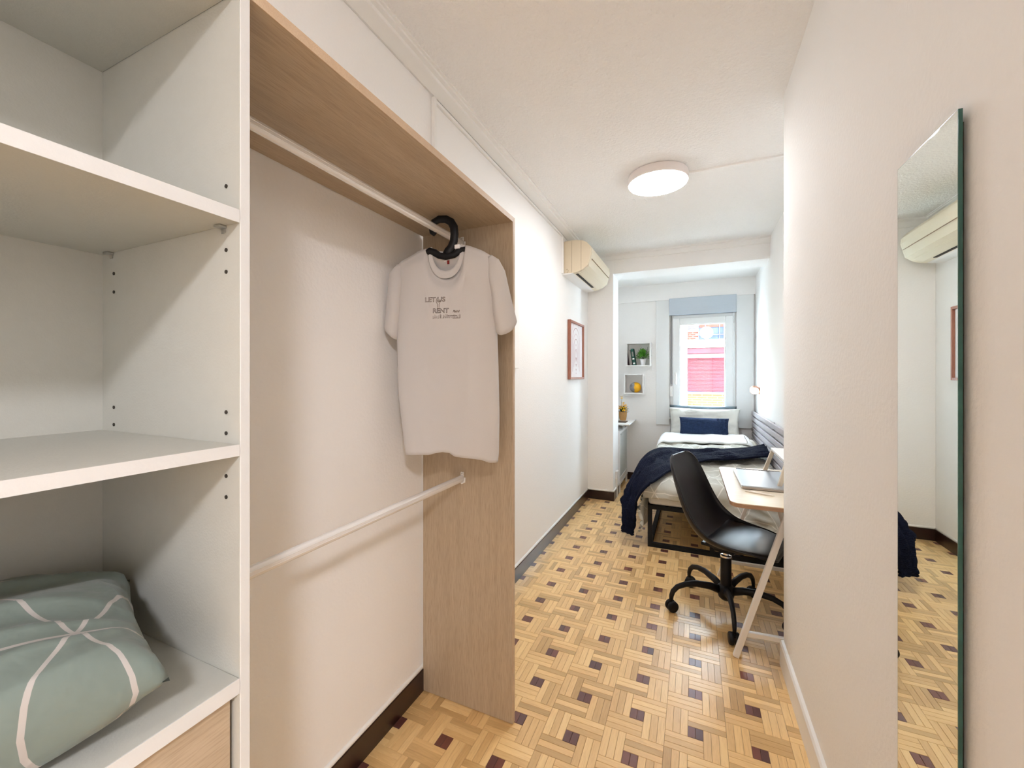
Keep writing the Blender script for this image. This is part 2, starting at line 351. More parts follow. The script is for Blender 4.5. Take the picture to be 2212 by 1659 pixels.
# skirting boards
def skirt(name, bm): return struct(name, bm, M['skirting'])
skirt('baseboard_left', B(XL, -.955, YH0, YB, 0, .086, bev=.002))
bm = bmesh.new(); box(bm, -.955, -.705, YB-.010, YB, 0, .086); box(bm, -.715, -.705, YB, YB+.3, 0, .086); skirt('baseboard_pillar', bm)
skirt('baseboard_window', B(-.83, XF, YE-.012, YE, 0, .086, bev=.002))
bm = bmesh.new(); tube(bm, [(XL, YH0, .092), (XL, YB, .092)], .009, 8); tube(bm, [(XL, YB, .092), (-.712, YB, .092)], .009, 8); tube(bm, [(-.713, YB, .092), (-.713, YB+.3, .092)], .009, 8)
struct('trim_6', bm, M['trim_white'], smooth=True)
skb = bmesh.new(); prism(skb, [(XR, 0), (.333, 0), (.333, .095), (.338, .103), (XR, .106)], 'Y', -.35, YC+.004)
struct('baseboard_right', skb, M['trim_white'])
skb = bmesh.new(); prism(skb, [(YC, 0), (YC+.013, 0), (YC+.013, .095), (YC+.008, .103), (YC, .106)], 'X', XR, XF)
struct('baseboard_return', skb, M['trim_white'])
skirt('baseboard_right_far', B(XF-.010, XF, YC+.014, YE, 0, .086, bev=.002))

# ---- parquet floor: pinwheel blocks of three 120 x 24 mm strips round a dark 48 mm square
PT = .192; S = PT/8; X0, Y0 = 3.96883607, 9.13934955
floor = struct('floor', B(XL-.12, XH1+.12, YH0-.12, YE+.2, -.06, -.0028), M['sub'])
TH = 0.42794; CT, ST = math.cos(TH), math.sin(TH)
def pix(x, y, z=0.):
    d = -x*ST+y*CT
    if d < .05: return None
    return 1090.35+894.33*(x*CT+y*ST)/d, 810.62-894.33*(z-1.2276)/d
pieces = []     # (cx, cy, length, width, rot, dark)
for i in range(-2, 15):
    for j in range(-19, 22):
        tx, ty = (i-X0)*PT, (Y0-j)*PT      # centre of the dark square
        if tx < XL-.2 or tx > XH1+.1 or ty < -1.6 or ty > YE+.1: continue
        for k in range(3):
            pieces.append((tx+(-4+2.5)*S, ty+(-4+.5+k)*S, 0, 0))
            pieces.append((tx+(1+.5+k)*S, ty+(-4+2.5)*S, 1, 0))
            pieces.append((tx+(-1+2.5)*S, ty+(1+.5+k)*S, 0, 0))
            pieces.append((tx+(-4+.5+k)*S, ty+(-1+2.5)*S, 1, 0))
        for k in (-.5, .5): pieces.append((tx+k*S, ty, 1, 1))
def inside(x, y): return XL-.03 < x < (XR+.05 if y < YC and y > -.35 else XF+.05 if y >= YC else XH1) and y < YE+.03
def area(p):
    x, y, r, d = p; q = pix(x, y)
    if q is None or not (-20 < q[0] < 2232 and q[1] < 1680) or not (-.955 < x < .335) or y < .3: return 0
    if y > YC and q[0] > 1694: return 0
    # hidden behind the wardrobe's end panel or the white cabinet
    if y > 1.345 and x/y*1.34 < -.577: return 0
    if x/y*.378 < -.577: return 0
    dd = -x*ST+y*CT
    return (1. if not d else .4)/dd**3
pieces = [p for p in pieces if inside(p[0], p[1])]
pieces.sort(key=area, reverse=True)
def strip_mesh(L, Wd, g=.00035, c=.0007):
    bm = bmesh.new(); uvl = UVL(bm)
    l, w = L/2-g, Wd/2-g
    def ring(a, b, z): return [bm.verts.new(q) for q in ((-a, -b, z), (a, -b, z), (a, b, z), (-a, b, z))]
    r0, r1, r2 = ring(l, w, -.006), ring(l, w, -c), ring(l-c, w-c, 0)
    for A, Bq in ((r0, r1), (r1, r2)):
        for k in range(4): bm.faces.new((A[k], A[(k+1) % 4], Bq[(k+1) % 4], Bq[k]))
    bm.faces.new(r2)
    for f in bm.faces:
        for lp in f.loops: lp[uvl].uv = (lp.vert.co.x, lp.vert.co.y)
    return bm
def to_me(bm, name, m):
    me = bpy.data.meshes.new(name); bm.to_mesh(me); bm.free(); me.materials.append(m); return me
me_l = to_me(strip_mesh(5*S, S), 'parquet_strip', M['strip']); me_d = to_me(strip_mesh(2*S, S), 'parquet_dark_strip', M['strip_dark'])
NP = 300
for x, y, r, d in pieces[:NP]:
    o = bpy.data.objects.new('parquet_dark_block' if d else 'parquet_strip', me_d if d else me_l); C.objects.link(o); o.parent = floor
    o.location = (x, y, random.uniform(-.00012, .00012)); o.rotation_euler = (random.uniform(-.002, .002), random.uniform(-.001, .001), PI/2 if r else 0)
rest = bmesh.new(); uvl = UVL(rest)
def add_strip(x, y, r, d):
    L, Wd, g, c = (2*S if d else 5*S), S, .00035, .0007
    l, w = L/2-g, Wd/2-g; dz = random.uniform(-.0001, .0001)
    def V(a, b, z): return rest.verts.new((x-b, y+a, z+dz) if r else (x+a, y+b, z+dz))
    def ring(a, b, z): return [V(*q) for q in ((-a, -b, z), (a, -b, z), (a, b, z), (-a, b, z))]
    r0, r1, r2 = ring(l, w, -.004), ring(l, w, -c), ring(l-c, w-c, 0)
    fl = []
    for A, Bq in ((r0, r1), (r1, r2)):
        for k in range(4): fl.append(rest.faces.new((A[k], A[(k+1) % 4], Bq[(k+1) % 4], Bq[k])))
    fl.append(rest.faces.new(r2))
    for f in fl:
        f.material_index = d
        for lp in f.loops:
            q = lp.vert.co; lp[uvl].uv = ((q.y-y, x-q.x) if r else (q.x-x, q.y-y))
for p in pieces[NP:]: add_strip(*p)
fr = finish('parquet_remainder', rest, [M['strip'], M['strip_dark']], floor, keep=True); fr['kind'] = 'stuff'

# ---- cable raceway on the left wall
cb = bmesh.new(); box(cb, XL, XL+.018, 1.398, 1.414, 1.79, 2.352, bev=.002); box(cb, XL, XL+.012, 1.412, 3.222, 2.338, 2.352, bev=.002); box(cb, XL, XL+.016, 3.206, 3.226, 2.045, 2.338, bev=.002)
tag(finish('cable_raceway', cb, M['trim_white']), 'slim white cable raceway running under the cornice to the air conditioner', 'cable cover')

# ------------------------------------------------------------------ window
win = struct('window_1', B(-.390, -.249, YE-.028, YE, .668, 2.078, bev=.002), M['upvc'])
def wp(name, bm, m, **k): return finish(name, bm, m, win, keep=True, **k)
wp('casing_board', B(.4145, .575, YE-.028, YE, .668, 2.078, bev=.002), M['upvc'])
bm = bmesh.new(); box(bm, -.249, .4145, YE-.06, YE, 1.90, 2.088, bev=.004)
for z in (1.905, 1.94, 1.975): box(bm, -.247, .4125, YE-.0625, YE-.06, z, z+.004)
wp('shutter_box', bm, M['shutter_box'])
def rect_frame(x0, x1, z0, z1, t, y0, y1, bev=.003, tb=None):
    bm = bmesh.new(); tb = tb or t
    box(bm, x0, x0+t, y0, y1, z0, z1, bev); box(bm, x1-t, x1, y0, y1, z0, z1, bev)
    box(bm, x0+t, x1-t, y0, y1, z1-t, z1, bev); box(bm, x0+t, x1-t, y0, y1, z0, z0+tb, bev); return bm
wp('window_frame', rect_frame(-.238, .404, .74, 1.898, .030, YE-.012, YE+.06), M['upvc'])
sash = wp('sash', rect_frame(-.214, .384, .765, 1.868, .072, YE-.028, YE+.045, .006), M['upvc'])
finish('glazing_bead', rect_frame(-.144, .314, .835, 1.798, .010, YE-.022, YE+.03, .002), M['trim_white'], sash, keep=True)
finish('pane', B(-.136, .306, YE+.008, YE+.016, .843, 1.790), M['glass'], sash, keep=True)
bm = bmesh.new(); box(bm, -.192, -.172, YE-.040, YE-.026, 1.20, 1.26, .004); tube(bm, [(-.182, YE-.04, 1.235), (-.182, YE-.062, 1.235), (-.182, YE-.066, 1.22), (-.182, YE-.064, 1.125)], [.007, .008, .009, .008], 10)
finish('handle', bm, M['white_cube'], sash, keep=True, smooth=True, autos=40)
for z in (1.79, ): wp('hinge', B(.386, .396, YE-.034, YE-.012, z, z+.075, bev=.002), M['upvc'])
wp('strap', B(-.236, -.222, YE-.030, YE-.027, 1.12, 1.90), M['strap'])
wn = wp('strap_winder', B(-.244, -.214, YE-.045, YE-.025, .985, 1.115, bev=.004), M['white_cube']); finish('slot', B(-.238, -.220, YE-.046, YE-.044, 1.105, 1.112), M['hole'], wn, keep=True)
wp('window_sill', B(-.25, .42, YE-.05, YE+.2, .735, .757, bev=.004), M['trim_white'])

# ------------------------------------------------------------------ the street outside
M['own_render'] = mat('cream_render', (.70, .64, .54), .9, bump=(20, .1, 3))
bm = bmesh.new()      # the rest of our own block round the room: the street is a canyon between two buildings
box(bm, -8, -1.1, YE+.02, YE+.22, -6, 17); box(bm, .695, 8, YE+.02, YE+.22, -6, 17); box(bm, -1.1, .695, YE+.02, YE+.22, 2.53, 17); box(bm, -1.1, .695, YE+.02, YE+.22, -6, -.061)
struct('wall_exterior', bm, M['own_render'])
M['brick_a'] = mat('sunlit_brick', (.17, .038, .025), .9, vary=(3, (.14,.03,.02), .8))
M['brick_y'] = mat('sunlit_yellow_brick', (.30, .085, .036), .9, vary=(3, (.25,.068,.028), .8))
M['mortar'] = mat('pale_mortar', (.42, .34, .25), .95, bump=(40, .2, 3))
M['render_w'] = mat('white_render', (.85, .84, .82), .9, bump=(20, .1, 3))
M['pink'] = mat('pink_shutter', (.16, .020, .032), .6, vary=(2, (.19, .028, .05), .8))
M['pink_pale'] = mat('pale_pink_band', (.30, .15, .19), .7, vary=(4, (.27, .12, .16), .8))
M['lilac'] = mat('lilac_shutter', (.07, .065, .14), .7, vary=(4, (.1,.1,.22), .6))
M['winblue'] = mat('far_window_glass', (.04, .06, .11), .8, vary=(2, (.08,.1,.15), .7))
M['asphalt'] = mat('pale_pavement', (.45, .43, .40), .95, bump=(30, .2, 4))
FY = 12.
fac = thing('apartment_building', 'sunlit brick apartment building with a pink shutter across the street', 'building', (0, FY, -6))
def fp(name, bm, m, parent=None, **k): return finish(name, bm, m, parent or fac, **k)
fp('wall', B(-5, 5, FY+.1, FY+4, -6, 3.4), M['mortar'])
fp('corner_column', B(-1.9, -.15, FY-.35, FY+.1, -6, 3.4), M['render_w'])
fp('balcony_band', B(-1.9, 3.4, FY-.42, FY+.1, 1.93, 2.13, bev=.01), M['render_w'])
fp('balcony_band', B(-1.9, 3.4, FY-.42, FY+.1, -1.2, -1.0, bev=.01), M['render_w'])
fp('awning_band', B(-.43, 3.2, FY-.30, FY+.1, 1.79, 1.92, bev=.01), M['pink'])
fp('shutter_head', B(-.17, 3.2, FY-.16, FY+.1, 1.68, 1.785, bev=.008), M['pink_pale'])
sh = fp('roller_shutter', B(-.15, 1.6, FY+.04, FY+.08, .80, 1.68), M['pink_pale'])
for k in range(24):
    z = .805+k*.0365; o = fp('shutter_slat', B(-.145, 1.6, FY+.0, FY+.045, z, z+.031, bev=.004, seg=1), M['pink'], sh)
fp('shutter_foot', B(-.15, 1.6, FY-.02, FY+.06, .775, .80), M['lilac'])
def brickwall(name, x0, x1, z0, z1, m, h=.062, L=.24, y=FY+.06):
    w = fp(name, B(x0, x1, y+.012, y+.05, z0, z1), M['mortar']); me = None; row = 0; z = z0+.006
    while z+h-.016 <= z1+.001:
        x = x0 - (L/2 if row % 2 else 0)
        while x < x1:
            a, b = max(x, x0), min(x+L-.016, x1)
            if b-a > .05: fp('brick', B(a, b, y, y+.016, z, z+h-.016), m, w)
            x += L
        z += h; row += 1
brickwall('brick_infill', -.15, 1.6, .24, .775, M['brick_y'])
brickwall('brick_pier', -.15, .11, 2.13, 2.40, M['brick_a'], L=.14, h=.05)
brickwall('brick_pier', .40, .46, 2.13, 2.75, M['brick_a'], L=.14, h=.05)
brickwall('brick_pier', .72, 1.25, 2.13, 2.75, M['brick_a'], L=.14, h=.05)
up = fp('upper_shutter', B(-.15, .11, FY+.03, FY+.06, 2.40, 2.9), M['mortar'])
for k in range(10): fp('shutter_slat', B(-.15, .11, FY+.0, FY+.035, 2.405+k*.05, 2.44+k*.05), M['lilac'], up)
uw = fp('upper_window', B(.11, .72, FY+.05, FY+.09, 2.13, 2.75), M['winblue'])
for a in (.11, .27, .60, .70): fp('mullion', B(a, a+.02, FY+.02, FY+.06, 2.13, 2.75), M['lilac'], uw)
fp('window_rail', B(.11, .72, FY+.0, FY+.03, 2.27, 2.295), M['lilac'], uw)
fp('curtain', B(.14, .70, FY+.03, FY+.045, 2.48, 2.62), M['brick_a'], uw)
dish = thing('satellite_dish', 'round white satellite dish on the balcony edge across the street', 'antenna', (.294, FY-.45, 2.13))
bm = bmesh.new(); lathe(bm, [(.002, .04), (.05, .037), (.10, .022), (.15, -.005), (.152, -.012), (.10, .012), (.05, .027), (.002, .03)], (.294, FY-.42, 2.297), 28, 'Y', capb=False, capt=False)
finish('reflector', bm, M['render_w'], dish, smooth=True)
bm = bmesh.new(); tube(bm, [(.294, FY-.44, 2.13), (.294, FY-.42, 2.30)], .012, 8); finish('mast', bm, M['render_w'], dish)
bm = bmesh.new(); tube(bm, [(.294, FY-.45, 2.16), (.294, FY-.62, 2.27)], .006, 8); box(bm, .274, .314, FY-.65, FY-.61, 2.26, 2.30); finish('feed_arm', bm, M['winblue'], dish)
o = finish('street', B(-20, 20, YE+.3, FY-.4, -6.3, -6), M['asphalt']); o['kind'] = 'structure'

# ------------------------------------------------------------------ white shelf cabinet (left)
XFc = -.577
cab = thing('shelf_cabinet', 'tall open white shelf cabinet with beige wood drawers at left', 'cabinet', (-.77, -.1, 0))
cy0, cy1 = -.55, .3875
side = finish('side_panel', B(-.957, XFc, .3735, cy1, 0, 1.782, bev=.0008), M['cab_edge'], cab)
finish('side_panel', B(-.957, XFc, cy0-.016, cy0, 0, 1.782, bev=.0008), M['cab_edge'], cab)
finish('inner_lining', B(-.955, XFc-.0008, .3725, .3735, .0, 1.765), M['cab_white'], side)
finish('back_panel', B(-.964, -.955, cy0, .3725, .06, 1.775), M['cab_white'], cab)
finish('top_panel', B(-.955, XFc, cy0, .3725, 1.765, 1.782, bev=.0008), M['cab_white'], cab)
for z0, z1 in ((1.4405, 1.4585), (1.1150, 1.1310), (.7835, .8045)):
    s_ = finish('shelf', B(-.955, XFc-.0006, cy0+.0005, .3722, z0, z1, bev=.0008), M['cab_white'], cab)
    finish('edge_band', B(XFc-.0006, XFc+.0006, cy0+.0005, .3722, z0, z1), M['cab_edge'], s_)
for z in (1.497, 1.406, 1.375, 1.175, 1.145, 1.084, 1.054, 1.56, 1.62):
    if z < 1.55:
        bm = bmesh.new(); lathe(bm, [(.0028, 0), (.0028, .0012)], (-.606, .3713, z), 14, 'Y'); finish('peg_hole', bm, M['hole'], side)
for z in (1.404, 1.372, 1.172, 1.142, 1.059):
    bm = bmesh.new(); lathe(bm, [(.0028, 0), (.0028, .0012)], (-.915, .3713, z), 14, 'Y'); finish('peg_hole', bm, M['hole'], side)
for x, z in ((-.612, 1.4405), (-.922, 1.4405)):
    bm = bmesh.new(); box(bm, x-.007, x+.007, .362, .3725, z-.0035, z-.0003, .0008); box(bm, x-.004, x+.004, .3705, .3725, z-.010, z-.003, .0008)
    finish('shelf_clip', bm, M['metal'], side)
for z0, z1 in ((.545, .778), (.30, .541), (.06, .296)):
    finish('drawer', B(-.605, -.588, cy0+.003, .3665, z0, z1, bev=.0008), M['oak_y'], cab)
finish('plinth', B(-.62, -.605, cy0, .3725, 0, .056), M['cab_white'], cab)

# sage pillow on the lowest open shelf
def pillow_bm(W, H, T, n=36, pw=.55, ear=.06, wr=.010, seed=0., uvs=1., sag=0.):
    """flat pillow in local XY (W x H half sizes), thickness T half along Z"""
    bm = bmesh.new(); uvl = UVL(bm)
    def P(u, v, s):
        e = (1-abs(u)**3.2)*(1-abs(v)**3.2); t = max(e, 0)**pw*T
        x = u*W*(1-ear*(1-v*v)*1.0*abs(u)**3 + 0.) ; y = v*H*(1-ear*(1-u*u)*abs(v)**3)
        w = wr*(noi(u*2.2+seed, v*2.2, s*3+seed) + .55*wrink(u*1.2+v*.5, v*2.0-u*.8, 1.6, seed+s))*min(1, e*4+.12)
        edge = wr*.8*noi(u*5+seed, v*5, 9)*(1-min(1, e*3))
        return Vector((x, y, s*(t+w)+edge - sag*(u*u+v*v)))
    V = {}
    for s in (1, -1):
        for j in range(n+1):
            for i in range(n+1):
                u, v = -1+2*i/n, -1+2*j/n; rim = i in (0, n) or j in (0, n)
                if rim and s == -1: V[s, i, j] = V[1, i, j]; continue
                V[s, i, j] = bm.verts.new(P(u, v, s if not rim else 1))
        for j in range(n):
            for i in range(n):
                q = [V[s, i, j], V[s, i+1, j], V[s, i+1, j+1], V[s, i, j+1]]; ij = [(i, j), (i+1, j), (i+1, j+1), (i, j+1)]
                if s == -1: q = q[::-1]; ij = ij[::-1]
                f = bm.faces.new(q)
                for lp, (a, b) in zip(f.loops, ij): lp[uvl].uv = ((-1+2*a/n)*W*uvs, (-1+2*b/n)*H*uvs)
    return bm
def place(bm, M4): bmesh.ops.transform(bm, matrix=M4, verts=bm.verts)
bm = pillow_bm(.285, .158, .072, 72, .42, .035, .017, 3.1)
uvl = UVL(bm)
for f in bm.faces:
    for lp in f.loops: u_ = lp[uvl].uv; lp[uvl].uv = (u_[0]-.213, u_[1]+.085)
place(bm, Matrix.Translation((-.792, .052, .878)) @ Matrix.Rotation(math.radians(73), 4, 'Z') @ Matrix.Rotation(math.radians(2.5), 4, 'X'))
tag(finish('pillow', bm, M['pillow_sage'], smooth=True), 'sage green pillow with thin white starburst lines lying on the cabinet shelf', 'pillow')

# ------------------------------------------------------------------ open hanging wardrobe
ward = thing('wardrobe_frame', 'open oak-look wardrobe frame with two clothes rails', 'wardrobe', (-.77, .9, 0))
tp = finish('top_panel', B(-.957, XFc-.001, .3885, 1.3335, 1.7665, 1.7835), M['oak_y'], ward); finish('edge_band', B(XFc-.001, XFc+.0005, .3885, 1.350, 1.7660, 1.7838, bev=.0004), M['oak_edge'], tp)
ep = finish('end_panel', B(-.957, XFc-.001, 1.3335, 1.3495, .003, 1.7665), M['oak_v'], ward); finish('edge_band', B(XFc-.001, XFc+.0005, 1.3330, 1.350, .003, 1.7660, bev=.0004), M['oak_edge'], ep)
for z in (1.716, .846):
    bm = bmesh.new(); tube(bm, [(-.78, .388, z), (-.78, 1.331, z)], .0135, 18, flat=.62, up=(1, 0, 0))
    for dz in (-.004, .004): tube(bm, [(-.7725, .388, z+dz), (-.7725, 1.331, z+dz)], .0012, 6)
    r_ = finish('clothes_rail', bm, M['rail'], ward, smooth=True, autos=40)
    bm = bmesh.new(); box(bm, -.7865, -.7735, 1.328, 1.3335, z-.016, z+.024, .002); tube(bm, [(-.793, 1.327, z+.004), (-.792, 1.327, z-.012), (-.78, 1.327, z-.018), (-.768, 1.327, z-.012), (-.767, 1.327, z+.004)], .003, 8)
    br = finish('rail_bracket', bm, M['trim_white'], ward)
    bm = bmesh.new(); lathe(bm, [(.003, 0), (.003, .001)], (-.78, 1.3272, z+.018), 12, 'Y'); finish('screw', bm, M['metal'], br)

# ------------------------------------------------------------------ T-shirt on a black hanger
TP0 = Vector((-.9525, 1.11, 0)); TAX = Vector((.95963, .28125, 0)); TN = Vector((TAX.y, -TAX.x, 0))   # TN points to the camera
def TL(u, z, d=0.): return TP0+TAX*u+TN*d+Vector((0, 0, z))
hg = thing('clothes_hanger', 'chunky black plastic hanger hooked on the upper rail', 'hanger', tuple(TL(.21, 1.63)))
bm = bmesh.new(); hook = [(.176, 1.697), (.166, 1.706), (.163, 1.722), (.172, 1.738), (.190, 1.747), (.212, 1.746), (.230, 1.736), (.240, 1.718), (.242, 1.695), (.240, 1.672), (.232, 1.652), (.222, 1.640), (.214, 1.628)]
tube(bm, [TL(u, z, 0) for u, z in hook], [.008, .010, .011, .012, .013, .013, .0135, .014, .014, .014, .0145, .0155, .014], 12, flat=.6, up=TN)
finish('hook', bm, M['black'], hg, smooth=True)
bm = bmesh.new(); tube(bm, [TL(u, z, 0) for u, z in ((.06, 1.582), (.10, 1.605), (.14, 1.634), (.158, 1.642), (.175, 1.636), (.19, 1.626), (.212, 1.622), (.24, 1.626), (.26, 1.640), (.275, 1.643), (.30, 1.625), (.34, 1.600), (.358, 1.585))], [.007, .009, .011, .0125, .012, .011, .012, .011, .011, .010, .009, .008, .006], 12, flat=.8, up=TN)
finish('shoulder_bar', bm, M['black'], hg, smooth=True)
finish('size_clip', B(-.0095, .0095, -.006, .006, -.006, .008, bev=.002), M['pot'], hg, keep=True).location = TL(.254, 1.650, .004)-TL(.21, 1.63)

tee = thing('t_shirt', 'white T-shirt with small dark line print hanging on the black hanger', 't-shirt', tuple(TL(.22, .95)))
Ltab = [(.94, .076), (.966, .0735), (1.028, .066), (1.166, .049), (1.346, .043), (1.60, .045)]
Rtab = [(.94, .386), (.975, .390), (1.094, .392), (1.25, .389), (1.40, .384), (1.62, .366)]
Ttab = [(.045, 1.600), (.06, 1.612), (.12, 1.641), (.150, 1.6505), (.278, 1.6565), (.300, 1.650), (.335, 1.636), (.366, 1.618)]
Htab = [(.070, .963), (.131, .966), (.165, .967), (.185, .973), (.21, .978), (.235, .976), (.253, .966), (.336, .957), (.361, .946), (.390, .943)]
NL, NR = .150, .278
def neck(u, bottom):
    t = (u-NL)/(NR-NL); e = 1-abs(2*t-1)**2.3; top = 1.6505+(1.6565-1.6505)*t
    return top-(top-bottom)*max(e, 0)**.5
def body(front):
    bm = bmesh.new(); nu, nv = 60, 60; sg = 1 if front else -1
    def fn(a, b):
        uT = .045+a*(.366-.045)
        top = lerp_table(Ttab, uT)
        if NL < uT < NR: top = neck(uT, 1.548 if front else 1.628)
        u0 = .076+a*(.386-.076)
        bot = lerp_table(Htab, u0) + (0 if front else .006)
        z = bot+(top-bot)*b
        l, r = lerp_table(Ltab, z), lerp_table(Rtab, z)
        u = l+(r-l)*a
        if b > .985: u = u*(1-(b-.985)/.015)+uT*(b-.985)/.015
        e = max(0, 1-(2*a-1)**2)**.5
        th = (.024+.012*(1-b))*e*(1-smoothstep(.93, 1., b)*.85)
        low = 1-smoothstep(.15, .9, b)
        fold = .006*low*math.sin(a*9+1.2)+.004*noi(a*6, b*3, 2+sg)*e + .003*wrink(a*1.2+b*.4, b*2, 3., 4)*e
        return TL(u, z, sg*th+fold)
    grid(bm, nu, nv, fn)
    return bm
finish('front_panel', body(True), M['tee'], tee, smooth='raw')
finish('back_panel', body(False), M['tee'], tee, smooth='raw')
for o_ in [o for o in C.objects if o.parent == tee]: mod_solid(o_, .0012, 0)
def sleeve(secs):
    bm = bmesh.new(); n = 28
    def fn(a, b):
        x = b*(len(secs)-1); i = min(int(x), len(secs)-2); t = x-i
        A, Bq = secs[i], secs[i+1]; q = [A[k]+(Bq[k]-A[k])*t for k in range(6)]
        an = 2*PI*a; c, s = math.cos(an), math.sin(an); c = math.copysign(abs(c)**.75, c); s = math.copysign(abs(s)**(1+.5*b), s)
        cu, cz = (q[0]+q[2])/2, (q[1]+q[3])/2; hu, hz = (q[0]-q[2])/2, (q[1]-q[3])/2
        f = (.5*noi(a*5, b*2.2, 7)+.45*math.sin(a*2*PI*2+1.5+2*b))*q[4]*min(1, b*3)
        return TL(cu+hu*c, cz+hz*c-q[5]*max(0, s), q[4]*s+f*.4)
    grid(bm, n, 24, fn, closed_u=True); return bm
sl = finish('sleeve', sleeve([(.044, 1.602, .062, 1.597, .004, 0), (.017, 1.572, .064, 1.545, .022, 0), (.006, 1.49, .058, 1.45, .030, .0), (-.003, 1.391, .047, 1.347, .020, .006)]), M['tee'], tee, smooth='raw')
sr = finish('sleeve', sleeve([(.367, 1.620, .352, 1.612, .004, 0), (.391, 1.604, .356, 1.552, .018, 0), (.411, 1.566, .366, 1.50, .026, .0), (.431, 1.478, .372, 1.43, .034, .004), (.450, 1.402, .382, 1.376, .022, .030)]), M['tee'], tee, smooth='raw')
for o_ in (sl, sr): mod_solid(o_, .0012, 0)
def rib(bottom_o, bottom_i, sg, name):
    bm = bmesh.new()
    def fn(a, b):
        t = a; u = NL+(NR-NL)*t; 
        zo, zi = neck(u, bottom_o), neck(u, bottom_i)
        ui = u+(.5-t)*.030*b
        e = 1-abs(2*t-1)**2
        lift = .0045*e + .002
        z = zo+(zi-zo)*b + (.004*b if t in (0, 1) else 0)
        return TL(ui, z, sg*(lift+.006*e*(1-b)) )
    grid(bm, 40, 4, fn); o = finish(name, bm, M['tee_rib'], tee, smooth='raw'); mod_solid(o, .0022, 0)
rib(1.546, 1.573, 1, 'collar'); rib(1.628, 1.640, -1, 'collar')
finish('neck_label', B(-.008, .008, -.0006, .0006, -.005, .006), M['pot'], tee, keep=True).location = TL(.205, 1.612, -.010)-TL(.22, .95)
finish('care_label', B(-.004, .004, -.0006, .0006, -.007, .005), mat('red_label', '8a1a18', .7, vary=(50, '701210', .5)), tee, keep=True).location = TL(.2185, 1.606, -.008)-TL(.22, .95)
# the print: outlined words, a fork-like stem, a little skyline and script
RT = Matrix((( TAX.x, 0, TN.x), (TAX.y, 0, TN.y), (0, 1, 0))).to_4x4()
def text_obj(s, size, u, z, name, r=.0005, shear=0., fill='NONE', wid=1.):
    cu = bpy.data.curves.new('tmp', 'FONT'); cu.body = s; cu.size = size; cu.fill_mode = fill; cu.bevel_depth = r; cu.bevel_resolution = 0; cu.resolution_u = 3; cu.shear = shear; cu.space_character = .95
    to = bpy.data.objects.new('tmp', cu); C.objects.link(to); bpy.context.view_layer.update()
    me = bpy.data.meshes.new_from_object(to.evaluated_get(bpy.context.evaluated_depsgraph_get())); bpy.data.objects.remove(to)
    bm = bmesh.new(); bm.from_mesh(me); bpy.data.meshes.remove(me)
    w = max(v.co.x for v in bm.verts)
    bmesh.ops.scale(bm, vec=(wid/w, 1, 1), verts=bm.verts)
    bmesh.ops.transform(bm, matrix=Matrix.Translation(TL(u, z, PD)) @ RT, verts=bm.verts); hug(bm)
    return finish(name, bm, M['ink'], tee)
from mathutils.bvhtree import BVHTree
_fr = [o for o in C.objects if o.parent == tee and o.name.startswith('front_panel')][0]
_bv = BVHTree.FromPolygons([v.co + tee.location for v in _fr.data.vertices], [p.vertices for p in _fr.data.polygons])
PD = .0405
def hug(bm):
    for v in bm.verts:
        q = v.co-TP0; dn = q.dot(TN)-PD; base_ = v.co-TN*(q.dot(TN))
        h = _bv.ray_cast(base_+TN*.12, -TN)
        if h[0] is not None: v.co = h[0]+TN*(.0009+dn*.5)
text_obj('LET US', .0215, .149, 1.4675, 'print_word', wid=.070)
text_obj('RENT', .0215, .1765, 1.4305, 'print_word', wid=.0545)
text_obj('Madrid', .011, .2440, 1.4315, 'print_script', .0002, .35, 'BOTH', .023)
bm = bmesh.new()
def pl(pts, r=.0007): tube(bm, [TL(u, z, PD) for u, z in pts], r, 5)
pl([(.1925, 1.4485), (.1925, 1.4605), (.1895, 1.464), (.1875, 1.4695), (.1895, 1.4755), (.1915, 1.480)]); pl([(.1975, 1.4485), (.1975, 1.4605), (.2005, 1.464), (.2025, 1.4695), (.2005, 1.4755)])
pl([(.1915, 1.473), (.1915, 1.468), (.195, 1.4655), (.1985, 1.468), (.1985, 1.473)]); pl([(.1925, 1.4485), (.1925, 1.443), (.1975, 1.443), (.1975, 1.4485)])
hug(bm); finish('print_fork', bm, M['ink'], tee)
bm = bmesh.new()
base = 1.4125
pl([(.177, base), (.269, base)], .0006)
x = .177
for h, w in ((.008, .002), (.006, .002), (.013, .003), (.006, .002), (.008, .003), (.001, .003), (.010, .004), (.014, .001), (.013, .003), (.001, .006), (.012, .0), (.006, .004), (.013, .002), (.014, .003), (.012, .002), (.006, .004), (.006, .004), (.008, .003), (.009, .004), (.013, .003), (.009, .003), (.008, .003), (.004, .002), (.011, .005), (.013, .004)):
    pl([(x, base), (x, base+h), (min(x+w+.0015, .2685), base+h*.85), (min(x+w+.0015, .2685), base)], .0003); x = min(x+w+.0008, .267)
pl([(.228, base+.009), (.258, base+.009)], .0009)
hug(bm); finish('print_skyline', bm, M['ink'], tee)

